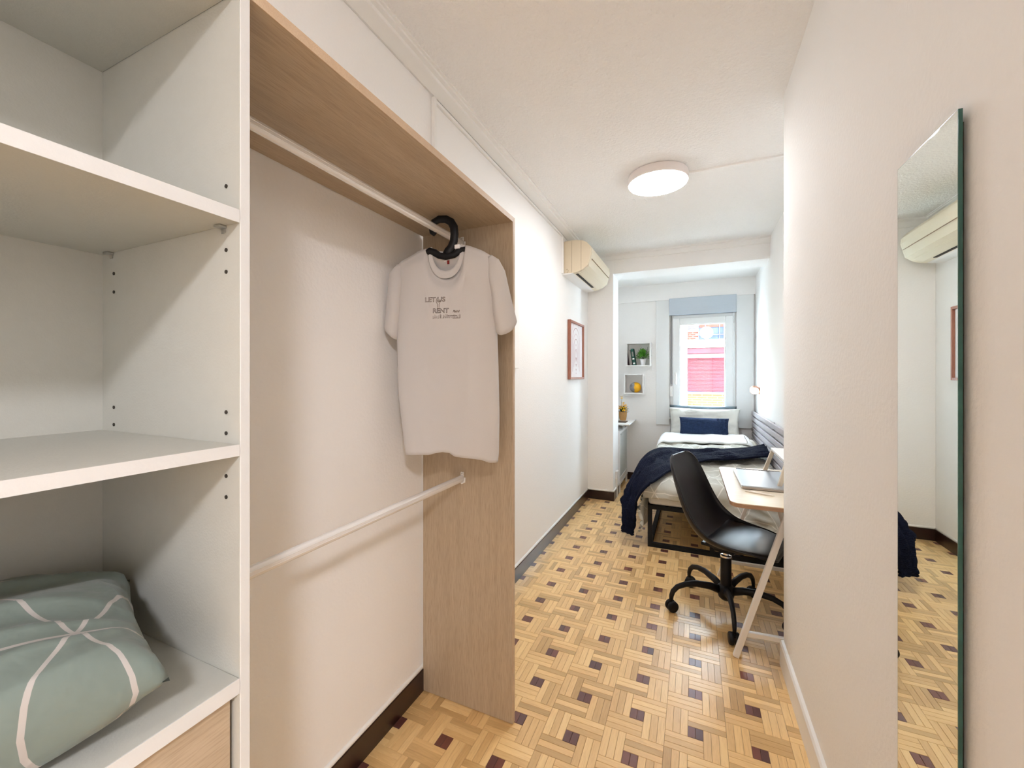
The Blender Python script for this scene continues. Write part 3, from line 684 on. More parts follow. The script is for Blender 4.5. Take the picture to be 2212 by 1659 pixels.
# ------------------------------------------------------------------ left wall: pale panel, picture, air conditioner
bm = bmesh.new(); prism(bm, [(2.00, 1.79), (2.205, 1.79), (2.283, 1.677), (2.283, 1.268), (2.00, 1.268)], 'X', XL, XL+.016, bev=.002)
tag(finish('wall_panel', bm, M['trim_white']), 'pale flat wall panel with slanted corner just behind the wardrobe', 'panel')
pic = thing('picture_frame', 'rose-brown framed print of pale nested arches on the left wall', 'picture', (XL, 3.61, 1.19))
py0, py1, pz0, pz1 = 3.385, 3.862, 1.193, 1.697
bm = bmesh.new(); X1 = XL+.028
for a in ((py0, py0+.018, pz0, pz1), (py1-.018, py1, pz0, pz1), (py0+.018, py1-.018, pz0, pz0+.018), (py0+.018, py1-.018, pz1-.018, pz1)): box(bm, XL+.002, X1, *a[:2], *a[2:], bev=.0015)
finish('frame', bm, M['frame_wood'], pic)
finish('mount', B(XL+.004, XL+.012, py0+.016, py1-.016, pz0+.016, pz1-.016), M['paper'], pic)
def arch(bm, cy, r, w, zb, zc, x):
    n = 20
    pts = [(cy-r, zb)]+[(cy-r*math.cos(PI*k/n), zc+r*1.0*math.sin(PI*k/n)) for k in range(n+1)]+[(cy+r, zb)]
    q = [(cy-(r-w), zb)]+[(cy-(r-w)*math.cos(PI*k/n), zc+(r-w)*math.sin(PI*k/n)) for k in range(n+1)]+[(cy+(r-w), zb)]
    A = [bm.verts.new((x, a, b)) for a, b in pts]; Bq = [bm.verts.new((x, a, b)) for a, b in q]
    for i in range(len(A)-1): bm.faces.new((A[i], A[i+1], Bq[i+1], Bq[i]))
pcy = 3.62
for k, (r, m_) in enumerate(((.150, 'rose2'), (.122, 'rose1'), (.098, 'rose2'), (.076, 'rose1'), (.056, 'rose2'), (.038, 'rose1'))):
    bm = bmesh.new(); arch(bm, pcy, r, .008 if m_ == 'rose1' else .012, 1.24+k*.02, 1.615-k*.026-.062, XL+.0125); finish('printed_arch', bm, M[m_], pic)
for z0, z1, w in ((1.40, 1.455, .020), (1.345, 1.385, .020), (1.30, 1.33, .018), (1.262, 1.285, .014), (1.235, 1.25, .010)):
    bm = bmesh.new(); vs = [bm.verts.new((XL+.0127, a, b)) for a, b in ((pcy-w, z1), (pcy+w, z1), (pcy+w*.6, (z0+z1)/2), (pcy, z0), (pcy-w*.6, (z0+z1)/2))]; bm.faces.new(vs); finish('printed_drop', bm, M['rose1' if z0 != 1.40 else 'rose2'], pic)

ac = thing('air_conditioner', 'cream split air conditioner high in the far left corner', 'air conditioner', (XL, 3.62, 2.045))
prof = [(-.953, 2.306), (-.889, 2.308), (-.844, 2.306), (-.800, 2.296), (-.768, 2.280), (-.734, 2.241), (-.730, 2.200), (-.756, 2.098), (-.780, 2.081), (-.800, 2.066), (-.840, 2.051), (-.873, 2.045), (-.953, 2.048)]
bm = bmesh.new(); prism(bm, prof, 'Y', 3.27, 4.00); finish('body', bm, M['ac'], ac)
def sprof(k, cx=-.86, cz=2.18): return [(cx+(x-cx)*k, cz+(z-cz)*k) for x, z in prof]
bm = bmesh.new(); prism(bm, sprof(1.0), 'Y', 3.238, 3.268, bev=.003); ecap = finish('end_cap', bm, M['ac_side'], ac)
bm = bmesh.new(); prism(bm, sprof(1.0), 'Y', 4.002, 4.03, bev=.003); finish('end_cap', bm, M['ac'], ac)
for xx in (-.888, -.812): finish('seam', B(xx-.001, xx+.001, 3.2370, 3.239, 2.05, 2.302), M['ac_seam'], ecap)
bm = bmesh.new(); tube(bm, [(-.935, 3.2375, 2.075), (-.925, 3.2375, 2.082), (-.917, 3.2375, 2.072), (-.918, 3.2375, 2.06), (-.928, 3.2375, 2.050)], .0012, 6); finish('seam', bm, M['ac_seam'], ecap)
def sl_box(p, q, t0, t1, y0, y1, off, m, nm):   # plate lying on the profile edge p->q
    p, q = Vector(p), Vector(q); d = (q-p); n_ = Vector((-d.y, d.x)).normalized()
    if n_.y > 0 and p.y < 2.12: n_ = -n_
    a, b = p+d*t0, p+d*t1
    bm = bmesh.new(); prism(bm, [tuple(a), tuple(b), tuple(b+n_*off), tuple(a+n_*off)], 'Y', y0, y1); return finish(nm, bm, M[m], ac)
sl_box((-.756, 2.098), (-.780, 2.081), .0, 1., 3.275, 3.995, .003, 'ac', 'trim_strip')
sl_box((-.780, 2.081), (-.840, 2.051), .12, .95, 3.30, 3.97, .004, 'ac', 'louvre')
finish('outlet_slot', B(-.868, -.848, 3.285, 3.86, 2.0445, 2.049), M['dark_slot'], ac)
bm = bmesh.new(); prism(bm, [(XL, 2.31), (XL, 2.035), (-.90, 2.040), (-.875, 2.0455), (-.953, 2.049), (-.953, 2.31)], 'Y', 3.235, 4.02); finish('back_plate', bm, M['trim_white'], ac)
finish('panel_line', B(-.7380, -.7300, 3.272, 3.998, 2.150, 2.1515), M['ac_seam'], ac)

# ------------------------------------------------------------------ ceiling lamp and its cable cover
def lamp(name, x, y, glow, label, r=.168):
    t = thing(name, label, 'ceiling lamp', (x, y, ZC))
    bm = bmesh.new(); lathe(bm, [(r*.94, ZC), (r*.985, ZC-.004), (r, ZC-.016), (r, ZC-.046), (r*.985, ZC-.052), (r*.96, ZC-.052)], (x, y, 0), 64, capb=False, capt=False)
    finish('rim', bm, M['lamp_body'], t, smooth=True, autos=40)
    bm = bmesh.new(); lathe(bm, [(r*.962, ZC-.050), (r*.955, ZC-.056), (r*.90, ZC-.0585), (r*.5, ZC-.060), (.002, ZC-.060)], (x, y, 0), 64, capb=False)
    finish('diffuser', bm, M[glow], t, smooth=True)
lamp('ceiling_lamp', -.192, 2.585, 'lamp_glow', 'round flat white ceiling lamp, lit, above the chair and floor')
lamp('ceiling_lamp', .85, -1.1, 'hall_glow', 'round flat ceiling lamp in the hall behind the camera')
bm = bmesh.new(); prism(bm, [(2.618, ZC), (2.618, ZC-.008), (2.621, ZC-.011), (2.629, ZC-.011), (2.632, ZC-.008), (2.632, ZC)], 'X', -.03, XF)
o = finish('cable_cover', bm, M['trim_white']); tag(o, 'thin white cable cover on the ceiling from the round lamp to the right', 'cable cover')

# ------------------------------------------------------------------ wall mirror (right)
mir = thing('wall_mirror', 'tall narrow frameless mirror with green glass edge on the right wall', 'mirror', (XR, .87, .2))
finish('backing', B(.3400, XR, .800, .968, .25, 1.585), M['hole'], mir)
finish('glass_edge', B(.3352, .3400, .7865, .9745, .22, 1.5985), M['glass_edge'], mir)
finish('glass', B(.3350, .3352, .7875, .9735, .221, 1.5975), M['mirror'], mir)

# ------------------------------------------------------------------ display cubes and what stands in them
def cube_shelf(label, x0, x1, z0, z1, t, y0, y1, rot=0):
    r = thing('cube_shelf', label, 'shelf', ((x0+x1)/2, y1, z0), group='white wall cubes')
    finish('side_board', B(x0, x0+t, y0, y1, z0, z1, bev=.001), M['white_cube'], r); finish('side_board', B(x1-t, x1, y0, y1, z0, z1, bev=.001), M['white_cube'], r)
    finish('top_board', B(x0+t, x1-t, y0, y1, z1-t, z1, bev=.001), M['white_cube'], r); finish('bottom_board', B(x0+t, x1-t, y0, y1, z0, z0+t, bev=.001), M['white_cube'], r)
    return r
cube_shelf('larger upper white cube shelf holding the books and plant', -.708, -.440, 1.330, 1.600, .012, 4.92, YE)
cube_shelf('smaller lower white cube shelf holding the round yellow vase', -.731, -.517, 1.015, 1.243, .012, 4.92, YE)
def book(label, x, w, h, lean, m, y0=4.945, dep=.10, marks=False):
    t = thing('book', label, 'book', (x, y0+dep/2, 1.3425), group='books in the upper cube')
    R = Matrix.Translation((x, 0, 1.3425)) @ Matrix.Rotation(math.radians(lean), 4, 'Y') @ Matrix.Translation((-x, 0, -1.3425))
    def q(bm): bmesh.ops.transform(bm, matrix=R, verts=bm.verts); return bm
    finish('cover', q(B(x, x+w, y0, y0+dep, 1.3425, 1.3425+h, bev=.002)), M[m], t)
    finish('pages', q(B(x+.003, x+w-.003, y0+.003, y0+dep-.002, 1.3445, 1.3425+h+.0008)), M['paper'], t)
    if marks:
        for z in (.012, .065): finish('spine_label', q(B(x+.006, x+w-.005, y0-.0008, y0+.0005, 1.3425+z, 1.3425+z+.016)), M['paper'], t)
        finish('spine_title', q(B(x+.009, x+w-.009, y0-.0008, y0+.0005, 1.3425+.10, 1.3425+.155)), M['grey_book'], t)
book('thin plum book leaning at the cube side', -.694, .010, .190, -5, 'plum_book')
book('pale grey book leaning between the plum and green ones', -.672, .030, .175, -8, 'grey_book')
book('green book with white spine labels', -.636, .032, .190, -8, 'green_book', marks=True)
pl_t = thing('potted_plant', 'small bushy green plant in a white pot in the upper cube', 'plant', (-.535, 4.975, 1.3425))
bm = bmesh.new(); lathe(bm, [(.022, 0), (.033, .058), (.037, .059), (.037, .068), (.032, .068), (.030, .060)], (-.527, 4.972, 1.3425), 28, capt=True); finish('pot', bm, M['pot'], pl_t, smooth=True, autos=35)
def leafball(c, n, R, L, w, seed, up=.6):
    rnd = random.Random(seed); bm = bmesh.new(); c = Vector(c)
    for i in range(n):
        a = rnd.uniform(0, 2*PI); e = rnd.uniform(-.15, 1.) ; d = Vector((math.cos(a)*math.cos(e*1.4), math.sin(a)*math.cos(e*1.4)*.8, math.sin(e*1.4)*up*1.6)).normalized()
        base = c+d*R*rnd.uniform(.15, .9)+Vector((0, 0, R*.25)); ld = (d+Vector((rnd.uniform(-.5, .5), rnd.uniform(-.5, .5), rnd.uniform(0, .7)))).normalized()
        s, t = frame_axes(ld); l = L*rnd.uniform(.6, 1.2); ww = w*rnd.uniform(.7, 1.2)
        q = [base, base+ld*l*.4+s*ww, base+ld*l+t*l*.1, base+ld*l*.4-s*ww]; m_ = base+ld*l*.45+t*ww*.5
        v = [bm.verts.new(x) for x in q]; mv = bm.verts.new(m_)
        for k in range(4): bm.faces.new((v[k], v[(k+1) % 4], mv))
    return bm
f_ = finish('foliage', leafball((-.530, 4.972, 1.420), 330, .068, .044, .007, 5, 1.3), M['leaf'], pl_t); f_['kind'] = 'stuff'
bm = bmesh.new(); rnd = random.Random(2)
for k in range(9):
    a = rnd.uniform(0, 6.3); tube(bm, [(-.527, 4.972, 1.405), (-.527+.02*math.cos(a), 4.972+.015*math.sin(a), 1.45), (-.528+.055*math.cos(a), 4.972+.03*math.sin(a), 1.50+rnd.uniform(0, .05))], .0012, 5)
finish('stems', bm, M['leaf_dark'], pl_t)
vs = thing('round_vase', 'round half yellow half grey vase in the lower cube', 'vase', (-.612, 4.975, 1.027))
for nm, m_, a0, a1 in (('yellow_half', 'yellow', -.53*PI, .47*PI), ('grey_half', 'jar_grey', .47*PI, 1.47*PI)):
    bm = bmesh.new()
    def fn(a, b):
        an = a0+(a1-a0)*a+.06*math.sin(b*22); ph = -PI/2+PI*b; r = .064*max(math.cos(ph), 0)**.85
        return Vector((-.612+r*math.cos(an), 4.972+r*math.sin(an)*.8, 1.027+.061+.060*math.sin(ph)))
    grid(bm, 20, 20, fn); finish(nm, bm, M[m_], vs, smooth='raw')

# ------------------------------------------------------------------ radiator with a board, flowers and a booklet on it
rad = thing('radiator', 'white radiator with a perforated front behind the pillar', 'radiator', (-.76, 4.7, 0))
finish('grille', B(-.704, -.702, 4.445, 4.925, .16, .615), M['grille'], rad)
bm = bmesh.new()
for a in ((4.42, 4.445, .10, .64), (4.925, 4.955, .10, .64), (4.445, 4.925, .615, .64), (4.445, 4.925, .10, .16)): box(bm, -.712, -.698, *a, bev=.002)
finish('front_frame', bm, M['radiator'], rad)
finish('body', B(-.825, -.712, 4.42, 4.955, .10, .64, bev=.003), M['radiator'], rad)
finish('lower_rail', B(-.70, -.694, 4.43, 4.95, .085, .11, bev=.002), M['radiator'], rad)
for y in (4.44, 4.93): finish('foot', B(-.72, -.698, y, y+.018, 0, .10, bev=.002), M['radiator'], rad)
bm = bmesh.new(); lathe(bm, [(.006, 0), (.006, .006)], (-.701, 4.50, .60), 10, 'X'); finish('knob', bm, M['metal'], rad)
finish('shelf_support', B(-.722, -.702, 4.70, 4.72, .64, .70), M['radiator'], rad)
finish('shelf_support', B(-.722, -.702, 4.90, 4.92, .64, .70), M['radiator'], rad)
tag(finish('radiator_board', B(-.829, -.614, 4.49, YE-.001, .700, .714, bev=.002), M['white_cube']), 'white shelf board over the radiator', 'shelf')
tag(finish('booklet', B(-.80, -.665, 4.60, 4.76, .7142, .7195, bev=.001), M['phone']), 'thin dark booklet lying on the radiator board', 'booklet')
fl = thing('flower_pot', 'yellow flowers in a round tan wicker pot on the radiator board', 'plant', (-.735, 4.86, .7142))
bm = bmesh.new(); lathe(bm, [(.030, 0), (.036, .01), (.042, .04), (.044, .07), (.045, .098), (.041, .098), (.040, .085)], (-.735, 4.865, .7142), 28); finish('pot', bm, M['wicker'], fl, smooth=True, autos=35)
f_ = finish('foliage', leafball((-.735, 4.865, .80), 120, .042, .045, .005, 8, .8), M['leaf_dark'], fl); f_['kind'] = 'stuff'
rnd = random.Random(4)
for (dx, dy, dz, R) in ((.014, -.045, .135, .034), (-.02, -.04, .150, .030), (.032, -.02, .160, .026), (.006, -.02, .185, .030), (-.035, .0, .145, .028), (-.012, -.02, .262, .022), (.03, -.01, .125, .026), (.035, -.03, .175, .016)):
    bm = bmesh.new(); c = Vector((-.735+dx, 4.865+dy, .7142+dz))
    for k in range(6):
        a = k*PI/3+rnd.uniform(-.2, .2); d = Vector((math.cos(a), -.35+.2*rnd.random(), math.sin(a))).normalized(); s, t = frame_axes(d)
        v = [bm.verts.new(q) for q in (c, c+d*R*.6+s*R*.45, c+d*R, c+d*R*.6-s*R*.45)]; mv = bm.verts.new(c+d*R*.55-t*R*.1)
        for j in range(4): bm.faces.new((v[j], v[(j+1) % 4], mv))
    finish('flower', bm, M['petal'], fl)
bm = bmesh.new(); tube(bm, [(-.735, 4.865, .80), (-.75, 4.86, .90), (-.745, 4.855, .972)], .0015, 6)
for ax_, az in ((.06, .02), (.055, .045), (-.05, .05)): tube(bm, [(-.73, 4.865, .82), (-.73+ax_*.5, 4.86, .85), (-.73+ax_, 4.855, .83+az)], .0008, 5)
finish('stem', bm, M['leaf_dark'], fl)
jb = thing('junction_box', 'small white junction box low on the pillar edge', 'junction box', (-.713, 4.26, .18))
finish('cover', B(-.715, -.690, 4.235, 4.305, .185, .265, bev=.004), M['white_cube'], jb); finish('conduit', B(-.715, -.698, 4.26, 4.285, .0, .185, bev=.003), M['white_cube'], jb)

# ------------------------------------------------------------------ wall lamp
wl = thing('wall_lamp', 'small round rose-copper wall lamp, lit, above the bed', 'wall lamp', (XF, 4.735, 1.08))
bm = bmesh.new(); lathe(bm, [(.034, -.008), (.034, 0)], (XF, 4.735, 1.075), 28, 'X', sy=1.); finish('wall_plate', bm, M['copper'], wl, smooth=True, autos=35)
bm = bmesh.new(); tube(bm, [(XF-.006, 4.735, 1.075), (XF-.026, 4.73, 1.077)], .006, 10); finish('arm', bm, M['copper'], wl, smooth=True)
def tilt(bm, c, ax, ay):
    bmesh.ops.transform(bm, matrix=Matrix.Translation(c) @ Matrix.Rotation(ay, 4, 'Y') @ Matrix.Rotation(ax, 4, 'X'), verts=bm.verts); return bm
hc = Vector((.546, 4.72, 1.082))
bm = bmesh.new(); lathe(bm, [(.002, .020), (.036, .020), (.042, .014), (.042, -.014), (.038, -.014)], (0, 0, 0), 32, capb=False, capt=False); finish('head', tilt(bm, hc, -.95, .35), M['copper'], wl, smooth=True, autos=35)
bm = bmesh.new(); lathe(bm, [(.002, -.013), (.037, -.013), (.039, -.009)], (0, 0, 0), 32, capb=False, capt=False); finish('light_disc', tilt(bm, hc, -.95, .35), M['wlamp_glow'], wl, smooth=True)

# ------------------------------------------------------------------ bed
bed = thing('bed', 'single bed with black square-tube frame under the window', 'bed', (.12, 4.08, 0))
bx0, bx1, by0, by1 = -.300, .530, 3.130, 5.005; t_ = .0145
def bar(p, q, nm, m='black_metal', r=t_): 
    bm = bmesh.new(); tube(bm, [p, q], r, square=True, up=(0, 0, 1) if abs(q[2]-p[2]) < .05 else (0, 1, 0)); return finish(nm, bm, M[m], bed)
for x in (bx0+t_, bx1-t_):
    for y in (by0+t_, by1-t_): bar((x, y, .0), (x, y, .27), 'leg')
for y in (by0+t_, by1-t_): bar((bx0+2*t_, y, t_), (bx1-2*t_, y, t_), 'floor_rail')
for x in (bx0+t_, bx1-t_): bar((x, by0+2*t_, t_), (x, by1-2*t_, t_), 'floor_rail'); bar((x, by0, .27+t_), (x, by1, .27+t_), 'side_rail')
for y in (by0+t_, by1-t_): bar((bx0+2*t_, y, .27+t_), (bx1-2*t_, y, .27+t_), 'end_rail')
bar((.115, by0+t_, .029), (.115, by0+t_, .27), 'leg')
for k in range(11): y = 3.22+k*.165; finish('bed_slat', B(bx0+.02, bx1-.02, y, y+.055, .285, .297), M['slat_grey'], bed)
bm = B(bx0+.005, bx1-.005, by0+.005, by1-.01, .299, .425, bev=.02, seg=3); finish('mattress', bm, M['mattress'], bed, smooth=True, autos=50)
# slatted board along the wall
sb = thing('slatted_headboard', 'grey slatted wooden board along the right wall beside the bed', 'headboard', (.565, 4.1, .3))
ztop = .853; pitch = .0565
for k in range(8):
    z1 = ztop-k*pitch; finish('slat', B(.556, .574, 2.98, YE-.014, z1-.041, z1, bev=.002), M['slat_grey'], sb)
for y in (3.05, 3.9, YE-.03): finish('post', B(.5745, .5875, y-.02, y+.012, .30, ztop-.004), M['black_metal'], sb)
finish('backing', B(.5745, .5875, YE-.028, YE-.016, .30, ztop-.01), M['slat_grey'], sb)

# duvet
DX0, DX1, DY0, DY1 = -.325, .555, 3.095, 4.62
def ztop_d(x, y):
    z = lerp_table([(3.05, .445), (3.25, .478), (3.5, .505), (3.9, .535), (4.3, .560), (4.7, .575)], y)
    z += .020*smoothstep(.1, .5, x)*smoothstep(3.2, 3.8, y)
    return z
def edge(e, r):       # arc length e past the flat edge -> outward offset, drop
    if e <= 0: return e, 0.
    if e < r*PI/2: return r*math.sin(e/r), r*(1-math.cos(e/r))
    return r, r+(e-r*PI/2)
def duvet_pt(a, b):
    r = .06
    SL, SR = .36, .10                     # hanging arc lengths left and right
    w = (DX1-DX0)-2*r
    ua = -SL+(SL+SR+w)*a                   # 0..w flat
    SF = lerp_table([(-.3, .135), (-.05, .14), (.15, .19), (.35, .25), (.5, .30)], DX0+r+max(0, min(w, ua)))
    l = (DY1-DY0)-r; vb = -SF+(l+SF)*(1-b)
    if ua < 0: ox, dx = edge(-ua, r); X = DX0+r-ox
    elif ua > w: ox, dx = edge(ua-w, r); X = DX1-r+min(ox, r)
    else: X, dx = DX0+r+ua, 0
    if vb < 0: oy, dy = edge(-vb, r); Y = DY0+r-oy
    else: Y, dy = DY0+r+vb, 0
    drop = max(dx, dy)+.25*min(dx, dy)
    z = ztop_d(max(DX0, min(DX1, X)), Y)-drop
    top = 1-smoothstep(.0, .10, drop)
    p = .014*noi(X*5, Y*5, 1)+.010*noi(X*11, Y*11, 2)+.018*(wrink(X+Y*.3, Y*.8, 4.5, 3)-.5)+.015*(wrink(X*.9-Y*.4, Y+X*.5, 8, 9)-.5)
    z += p*(.6+.4*top)
    hang = smoothstep(.04, .16, drop)
    if dy > .01: Y -= hang*(.012+.018*math.sin(X*27+3*noi(X*4, z*3, 1))+.022*(wrink(X*1.5+z, z*2-X*.4, 6, 2)-.4)) - .03*hang*(1-hang) ; X += hang*.010*math.sin(z*30+X*12)
    if dx > .01 and ua < 0: X -= hang*(.008+.012*math.sin(Y*19+2*noi(Y*3, 1, 1)))
    return Vector((X, Y, z))
bm = bmesh.new(); grid(bm, 120, 150, duvet_pt, lambda a, b: (a*1.30+.02*noi(a*4, b*4), b*1.75+.02*noi(a*4, b*4, 5)))
duv = finish('duvet', bm, M['duvet'], smooth='raw'); mod_solid(duv, .012, 1)
tag(duv, 'rumpled sage duvet with a pale line print spread over the bed', 'duvet')
# turned-back head end of the duvet
def fold_pt(a, b):
    w = DX1-DX0-.03
    ua = -.20+(w+.24)*a; r = .07
    x = DX0-.005
    if ua < 0: ox, dx = edge(-ua, r); X = x+r-ox-.0
    elif ua > w-2*r: ox, dx = edge(ua-(w-2*r), r); X = x+w-r+ox-.02
    else: X, dx = x+r+ua, 0
    ang = 2*PI*b; yc = 4.54+.04*math.sin(a*3); hw = .235+.02*noi(a*4, 1)
    c, s = math.cos(ang), math.sin(ang)
    Y = yc-hw*(abs(c)**.8)*(1 if c > 0 else -1) + .05*(1-min(1, max(0, ua/w)))*0
    Y += -.10*smoothstep(0, -.2, ua) if c > 0 else 0
    th = .022*(abs(s)**.6)
    z = ztop_d(max(DX0, min(DX1, X)), max(Y, 4.2))-dx*1.05+.022+(th if s > 0 else -th)
    z += .012*noi(X*7, Y*7, 8)+.008*(wrink(X+Y, Y-X*.2, 7, 1)-.5) + .012*math.exp(-((X-.12)/.2)**2)
    return Vector((X, Y, z))
bm = bmesh.new(); V_ = grid(bm, 40, 90, lambda a, b: fold_pt(b, a), closed_u=True)
bm.faces.new([v for v in V_[0]]); bm.faces.new([v for v in V_[-1]][::-1])
fo = finish('folded_end', bm, M['duvet_inner'], duv, keep=True, smooth='raw')

# pillows
def standing(W, H, T, c, lean, yaw, m, label, name='pillow', cat='pillow', **k):
    bm = pillow_bm(W, H, T, **k)
    place(bm, Matrix.Translation(c) @ Matrix.Rotation(yaw, 4, 'Z') @ Matrix.Rotation(PI/2-lean, 4, 'X'))
    return tag(finish(name, bm, M[m], smooth=True), label, cat)
standing(.330, .185, .05, (.085, 4.965, .715), .12, .0, 'sheet_dark', 'slate grey pillow standing behind the pale one', seed=1.7, wr=.008, ear=.04)
standing(.345, .190, .062, (.098, 4.865, .695), .30, .02, 'pillow_pale', 'pale sage pillow propped under the window', seed=5.2, wr=.020, ear=.07)
cb_ = standing(.232, .105, .05, (.095, 4.715, .690), .34, .01, 'navy_knit', 'small navy knitted cushion leaning on the pale pillow', 'cushion', 'cushion', seed=8.4, wr=.006, ear=.05, n=44)
for k, (u0, u1) in enumerate(((.52, .60), (.70, .78), (.86, .92))):     # cable panels on its right side
    bm = bmesh.new()
    R_ = Matrix.Translation((.095, 4.715, .690)) @ Matrix.Rotation(.01, 4, 'Z') @ Matrix.Rotation(PI/2-.34, 4, 'X')
    for sg in (1, -1):
        pts = []
        for i in range(22):
            v = -.88+1.76*i/21; u = (u0+u1)/2+sg*(u1-u0)/2*math.sin(v*14); e = (1-abs(u)**3.2)*(1-abs(v)**3.2)
            pts.append(R_ @ Vector((u*.232, v*.105, .05*max(e, 0)**.55+.002)))
        tube(bm, pts, .0045, 6)
    finish('cable_stitch', bm, M['navy_knit'], cb_, keep=True, smooth=True)

# navy blanket: rows from its right end on the bed to the end hanging at the left foot corner (far point, near point)
rows = [((.535, 4.02, .640), (.535, 3.70, .600)), ((.42, 4.06, .600), (.38, 3.66, .585)), ((.27, 4.07, .576), (.24, 3.64, .562)), ((.12, 4.05, .568), (.11, 3.62, .552)), ((-.06, 3.97, .562), (-.04, 3.46, .530)),
        ((-.20, 3.92, .568), (-.15, 3.28, .512)), ((-.30, 3.87, .552), (-.22, 3.10, .482)), ((-.372, 3.72, .520), (-.285, 3.035, .432)), ((-.410, 3.50, .455), (-.338, 3.035, .350)), ((-.440, 3.26, .375), (-.352, 3.06, .270)),
        ((-.450, 3.16, .290), (-.362, 3.07, .190)), ((-.440, 3.10, .190), (-.368, 3.06, .130)), ((-.425, 3.075, .100), (-.378, 3.05, .085))]
def cr(p0, p1, p2, p3, t): return .5*((2*p1)+(-p0+p2)*t+(2*p0-5*p1+4*p2-p3)*t*t+(-p0+3*p1-3*p2+p3)*t**3)
RV = [(Vector(a), Vector(b)) for a, b in rows]
def bl_pt(a, b):
    x = a*(len(RV)-1); i = min(int(x), len(RV)-2); t = x-i
    q = [RV[max(0, min(len(RV)-1, i+k))] for k in (-1, 0, 1, 2)]
    F_ = cr(*[v[0] for v in q], t); N_ = cr(*[v[1] for v in q], t)
    P = F_.lerp(N_, b)
    hangf = smoothstep(.5, .72, a)
    nrm = Vector((-hangf, -.25*hangf, 1-hangf*.85)).normalized()
    f = .013*math.sin(b*15+a*6+4.5*noi(a*4, b*1.5, 3))+(.016+.014*(1-smoothstep(.35, .5, a)))*noi(a*13, b*6, 5)+.010*(wrink(a*7, b*1.6+a*2, 2.6, 4)-.4)+.010*(wrink(a*3, b*2.2+a, 2.2, 6)-.5)
    f *= min(1, 8*b+.1)*min(1, 8*(1-b)+.1)
    side = .016*noi(a*9, b*2, 12)
    P += nrm*(f*(.75+.5*hangf)+.004+.012*smoothstep(.3, .5, a)) + Vector((0, side, 0))
    if hangf < .5: P.z = max(P.z, ztop_d(max(DX0, min(DX1, P.x)), P.y)+.014+.012*smoothstep(.3, .5, a)) if P.x > DX0+.05 else P.z
    return P
bm = bmesh.new(); grid(bm, 150, 56, bl_pt, lambda a, b: (a*1.5, b*.45))
bl = finish('blanket', bm, M['blanket'], smooth='raw'); mod_solid(bl, .014, 1)
tag(bl, 'dark navy knitted blanket across the bed, hanging over its left corner', 'blanket')
bm = bmesh.new(); back = [(-.455, 3.40, .40), (-.475, 3.24, .42), (-.487, 3.12, .39), (-.490, 3.08, .33), (-.485, 3.07, .285)]
def back_pt(a, b):
    top = Vector((-.405, 3.62, .50)).lerp(Vector((-.38, 3.30, .47)), b); 
    mid = Vector((-.470, 3.42, .36)).lerp(Vector((-.452, 3.12, .36)), b); low = Vector((-.462, 3.36, .27)).lerp(Vector((-.440, 3.13, .20)), b)
    P = top*(1-a)**2+mid*2*a*(1-a)+low*a*a
    return P+Vector((-.010*math.sin(b*9), 0, 0))
grid(bm, 24, 20, back_pt, lambda a, b: (a*.3, b*.3))
o = finish('under_fold', bm, M['blanket'], bl, keep=True, smooth='raw'); mod_solid(o, .014, 0)

# ------------------------------------------------------------------ desk
desk = thing('desk', 'small desk with birch top and splayed white legs', 'desk', (.36, 2.5, 0))
def rpoly(pts, radii, n=8):
    out = []; m = len(pts)
    for i, (p, r) in enumerate(zip(pts, radii)):
        p = Vector(p); a = Vector(pts[i-1]); b = Vector(pts[(i+1) % m])
        if r == 0: out.append(tuple(p)); continue
        da, db = (a-p).normalized(), (b-p).normalized(); s, e = p+da*r, p+db*r
        for k in range(n+1): t = k/n; out.append(tuple(s*(1-t)**2+p*2*t*(1-t)+e*t*t))
    return out
DZ = .660
bm = bmesh.new(); prism(bm, rpoly([(.150, 2.100), (.583, 2.112), (.583, 2.960), (.143, 2.890)], [.055, .02, .03, .03]), 'Z', DZ-.003, DZ); top = finish('desk_top', bm, M['desk_top'], desk)
bm = bmesh.new(); prism(bm, rpoly([(.151, 2.101), (.582, 2.113), (.582, 2.959), (.144, 2.889)], [.055, .02, .03, .03]), 'Z', DZ-.020, DZ-.003); finish('plywood_edge', bm, M['ply'], top)
def leg(p, q, r=.0115, nm='leg', m='desk_leg', root=None):
    bm = bmesh.new(); tube(bm, [p, q], r, square=True, up=(0, 1, 0)); bmesh.ops.bevel(bm, geom=list(bm.edges), offset=.0015, segments=1, affect='EDGES'); return finish(nm, bm, M[m], root or desk)
leg((.167, 2.063, .0), (.378, 2.150, DZ-.022)); leg((.560, 2.125, .0), (.405, 2.158, DZ-.022))
leg((.140, 2.850, .0), (.350, 2.830, DZ-.022), .0095); leg((.566, 2.87, .0), (.400, 2.84, DZ-.022), .0095)
leg((.207, 2.083, .100), (.528, 2.130, .092), .010, 'crossbar'); leg((.176, 2.848, .098), (.535, 2.868, .094), .009, 'crossbar')
bm = bmesh.new(); box(bm, .37, .42, 2.15, 2.84, DZ-.04, DZ-.021); finish('under_rail', bm, M['desk_leg'], desk)
rs = thing('desk_riser', 'small white shelf riser with slanted beech legs on the desk', 'riser', (.49, 2.75, DZ))
finish('riser_top', B(.412, .580, 2.42, 2.862, .789, .803, bev=.002), M['white_cube'], rs)
leg((.383, 2.872, DZ+.001), (.421, 2.848, .789), .0095, 'leg', 'riser_leg', rs); leg((.383, 2.43, DZ+.001), (.421, 2.45, .789), .0095, 'leg', 'riser_leg', rs)
leg((.572, 2.872, DZ+.001), (.566, 2.848, .789), .0095, 'leg', 'riser_leg', rs); leg((.572, 2.43, DZ+.001), (.566, 2.45, .789), .0095, 'leg', 'riser_leg', rs)
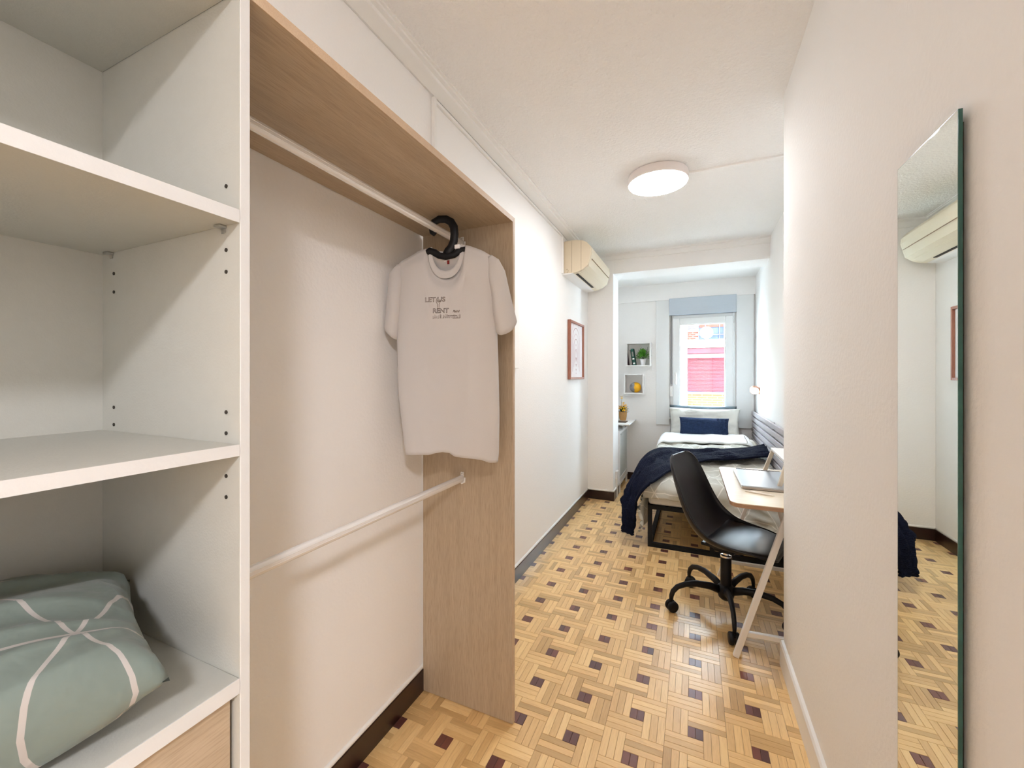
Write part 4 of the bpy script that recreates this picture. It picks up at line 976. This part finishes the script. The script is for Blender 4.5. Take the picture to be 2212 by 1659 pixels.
for o in list(C.objects):
    if o.parent == rs and o.name.startswith('leg') and min(v.co.y for v in o.data.vertices) < -.2 : pass
lp_ = thing('laptop', 'closed silver laptop lying on the desk', 'laptop', (.34, 2.56, DZ))
RL = Matrix.Translation((.34, 2.56, 0)) @ Matrix.Rotation(.02, 4, 'Z') @ Matrix.Translation((-.34, -2.56, 0))
def rl(bm): bmesh.ops.transform(bm, matrix=RL, verts=bm.verts); return bm
bm = bmesh.new(); prism(bm, rpoly([(.214, 2.372), (.470, 2.372), (.470, 2.775), (.214, 2.775)], [.012]*4, 4), 'Z', DZ+.012, DZ+.019, bev=.001); finish('lid', rl(bm), M['alu'], lp_)
bm = bmesh.new(); prism(bm, rpoly([(.216, 2.374), (.468, 2.374), (.468, 2.773), (.216, 2.773)], [.012]*4, 4), 'Z', DZ+.002, DZ+.0112, bev=.001); finish('base', rl(bm), M['laptop_side'], lp_)
finish('rubber_foot', rl(B(.225, .46, 2.385, 2.765, DZ+.0001, DZ+.002)), M['black'], lp_)
bm = bmesh.new(); lathe(bm, [(.010, 0), (.010, .0006)], (.30, 2.70, DZ+.0191), 20); finish('badge', rl(bm), M['chrome'], lp_)
rc = thing('remote_control', 'flat black control strip with pale keys behind the laptop', 'remote', (.34, 2.815, DZ))
bm = bmesh.new(); prism(bm, [(2.792, DZ+.0005), (2.835, DZ+.0005), (2.838, DZ+.008), (2.830, DZ+.014), (2.800, DZ+.012), (2.789, DZ+.006)], 'X', .232, .450); finish('case', bm, M['phone'], rc)
for k in range(12): x = .248+k*.0155; finish('key', B(x, x+.011, 2.806, 2.824, DZ+.0125, DZ+.0155), M['grey_book'], rc)
pn = thing('pen', 'white ballpoint pen lying in front of the laptop', 'pen', (.286, 2.302, DZ))
a_, b_ = Vector((.226, 2.328, DZ+.0045)), Vector((.346, 2.277, DZ+.0045))
bm = bmesh.new(); tube(bm, [a_.lerp(b_, t) for t in (.0, .04, .5, .86, .96)], [.0022, .0042, .0044, .0042, .0018], 12); finish('barrel', bm, M['pen'], pn, smooth=True)
bm = bmesh.new(); tube(bm, [a_.lerp(b_, t) for t in (.955, 1.0)], [.0014, .0006], 8); finish('tip', bm, M['metal'], pn)
bm = bmesh.new(); tube(bm, [a_.lerp(b_, t)+Vector((0, 0, .0048)) for t in (.03, .2)], .0012, 6); finish('clip', bm, M['metal'], pn)

# ------------------------------------------------------------------ office chair
CX, CY = .152, 2.420
ch = thing('office_chair', 'black moulded shell swivel chair on five castors by the desk', 'chair', (CX, CY, 0))
FA = math.radians(-20)     # facing direction
def CL(x, y, z): return Vector((CX+x*math.cos(FA)-y*math.sin(FA), CY+x*math.sin(FA)+y*math.cos(FA), z))
# centre line (forward, height, half width, side wrap)
cl = [(-.248, .793, .085, .010), (-.246, .780, .130, .018), (-.236, .742, .165, .030), (-.222, .690, .182, .040), (-.203, .625, .192, .048), (-.182, .560, .198, .055), (-.158, .500, .203, .062), (-.125, .445, .208, .068),
      (-.080, .405, .212, .068), (-.025, .384, .215, .060), (.035, .378, .216, .050), (.095, .380, .212, .040), (.150, .385, .200, .030), (.205, .386, .178, .018), (.238, .380, .142, .008), (.250, .372, .097, .002)]
def ct(t, k):
    x = t*(len(cl)-1); i = min(int(x), len(cl)-2); f = x-i
    q = [cl[max(0, min(len(cl)-1, i+j))][k] for j in (-1, 0, 1, 2)]; return cr(*q, f)
def shell_pt(a, b, off=0.):
    x, z, w, s = (ct(b, k) for k in range(4))
    x2, z2 = ct(min(1, b+.01), 0), ct(min(1, b+.01), 1); x1, z1 = ct(max(0, b-.01), 0), ct(max(0, b-.01), 1)
    t = Vector((x2-x1, z2-z1)).normalized(); n = Vector((-t.y, t.x))   # towards the sitter
    if n.y < 0 and n.x < 0: n = -n
    if n.x < -.2: n = -n
    u = -1+2*a; y = w*math.sin(u*PI/2*.92)/math.sin(PI/2*.92)
    h = s*abs(u)**2.4 + off
    return CL(x+n.x*h, y, z+n.y*h)
bm = bmesh.new(); grid(bm, 40, 64, shell_pt); shl = finish('seat_shell', bm, M['black_seat'], ch, keep=False, smooth='raw'); mod_solid(shl, .010, 0); mod_sub(shl, 1)
def pad_pt(a, b):
    u = -1+2*a; v = -1+2*b; bb = .555+.39*b
    e = max(0, (1-abs(u)**4)*(1-abs(v)**4))**.5
    k = math.sqrt(max(0, 1-.28*u*u*v*v)); uu = u*.86*k*(1-.10*(v > 0)*v*v)
    return shell_pt((uu+1)/2, bb, .004+.016*e)
bm = bmesh.new(); grid(bm, 36, 30, pad_pt); finish('seat_pad', bm, M['black_seat'], ch, smooth='raw')
bm = bmesh.new(); box(bm, -.10, .10, -.075, .075, .345, .362, .006); box(bm, -.05, .05, -.04, .04, .318, .345, .008); bmesh.ops.transform(bm, matrix=Matrix.Translation((CX, CY, 0)) @ Matrix.Rotation(FA, 4, 'Z'), verts=bm.verts); finish('seat_plate', bm, M['black'], ch)
for a_, b_ in ((-.07, -.05), (.08, -.05), (-.07, .05), (.08, .05)):
    bm = bmesh.new(); tube(bm, [CL(a_, b_, .355), CL(a_, b_, .378)], .012, 10); finish('mount', bm, M['black'], ch)
bm = bmesh.new(); tube(bm, [CL(0, 0, .27), CL(0, 0, .33)], .0145, 20); finish('piston', bm, M['chrome'], ch, smooth=True, autos=40)
bm = bmesh.new(); lathe(bm, [(.022, .288), (.0265, .291), (.0265, .299), (.018, .302)], (CX, CY, 0), 24); finish('collar', bm, M['chrome'], ch, smooth=True, autos=40)
bm = bmesh.new(); lathe(bm, [(.026, .10), (.0265, .13), (.0255, .20), (.0255, .288)], (CX, CY, 0), 24); finish('gas_column', bm, M['black'], ch, smooth=True, autos=40)
bm = bmesh.new(); lathe(bm, [(.020, .070), (.034, .082), (.042, .110), (.040, .135), (.028, .148)], (CX, CY, 0), 24); finish('hub', bm, M['black'], ch, smooth=True, autos=50)
bm = bmesh.new(); tube(bm, [CL(.0, .03, .335), CL(-.02, .12, .330), CL(-.028, .150, .29), CL(-.03, .155, .262)], .004, 8); finish('lever', bm, M['black'], ch, smooth=True)
bm = bmesh.new(); tube(bm, [CL(-.03, .155, .268), CL(-.031, .156, .245), CL(-.032, .157, .222), CL(-.033, .158, .210)], [.006, .014, .018, .010], 12); finish('lever_knob', bm, M['black'], ch, smooth=True)
for k in range(5):
    an = math.radians(57.5+72*k); d = Vector((math.cos(an), math.sin(an), 0)); s = Vector((-d.y, d.x, 0)); c0 = Vector((CX, CY, 0))
    bm = bmesh.new(); pr_ = [(.025, .118, .021), (.08, .138, .019), (.15, .148, .0165), (.205, .143, .0145), (.246, .128, .0135), (.268, .105, .0130), (.276, .082, .012), (.278, .062, .010)]
    tube(bm, [c0+d*r+Vector((0, 0, z)) for r, z, w in pr_], [w for *_, w in pr_], 12, flat=.78, up=tuple(s)); finish('base_arm', bm, M['black'], ch, smooth=True)
    cc = c0+d*.285; roll = an+random.uniform(-.8, .8); wd = Vector((math.cos(roll), math.sin(roll), 0)); ws = Vector((-wd.y, wd.x, 0))
    cst = bmesh.new(); tube(cst, [cc+Vector((0, 0, .062))-wd*.006, cc+Vector((0, 0, .040))-wd*.010], .009, 10)
    hood = finish('castor', cst, M['black'], ch, smooth=True, autos=40)
    for sg in (-1, 1):
        w_ = bmesh.new(); p_ = cc-wd*.012+Vector((0, 0, .0285))
        tube(w_, [p_+ws*sg*.004, p_+ws*sg*.008, p_+ws*sg*.018, p_+ws*sg*.0225, p_+ws*sg*.024], [.026, .028, .028, .024, .014], 22); finish('wheel', w_, M['black'], hood, smooth=True, autos=45)
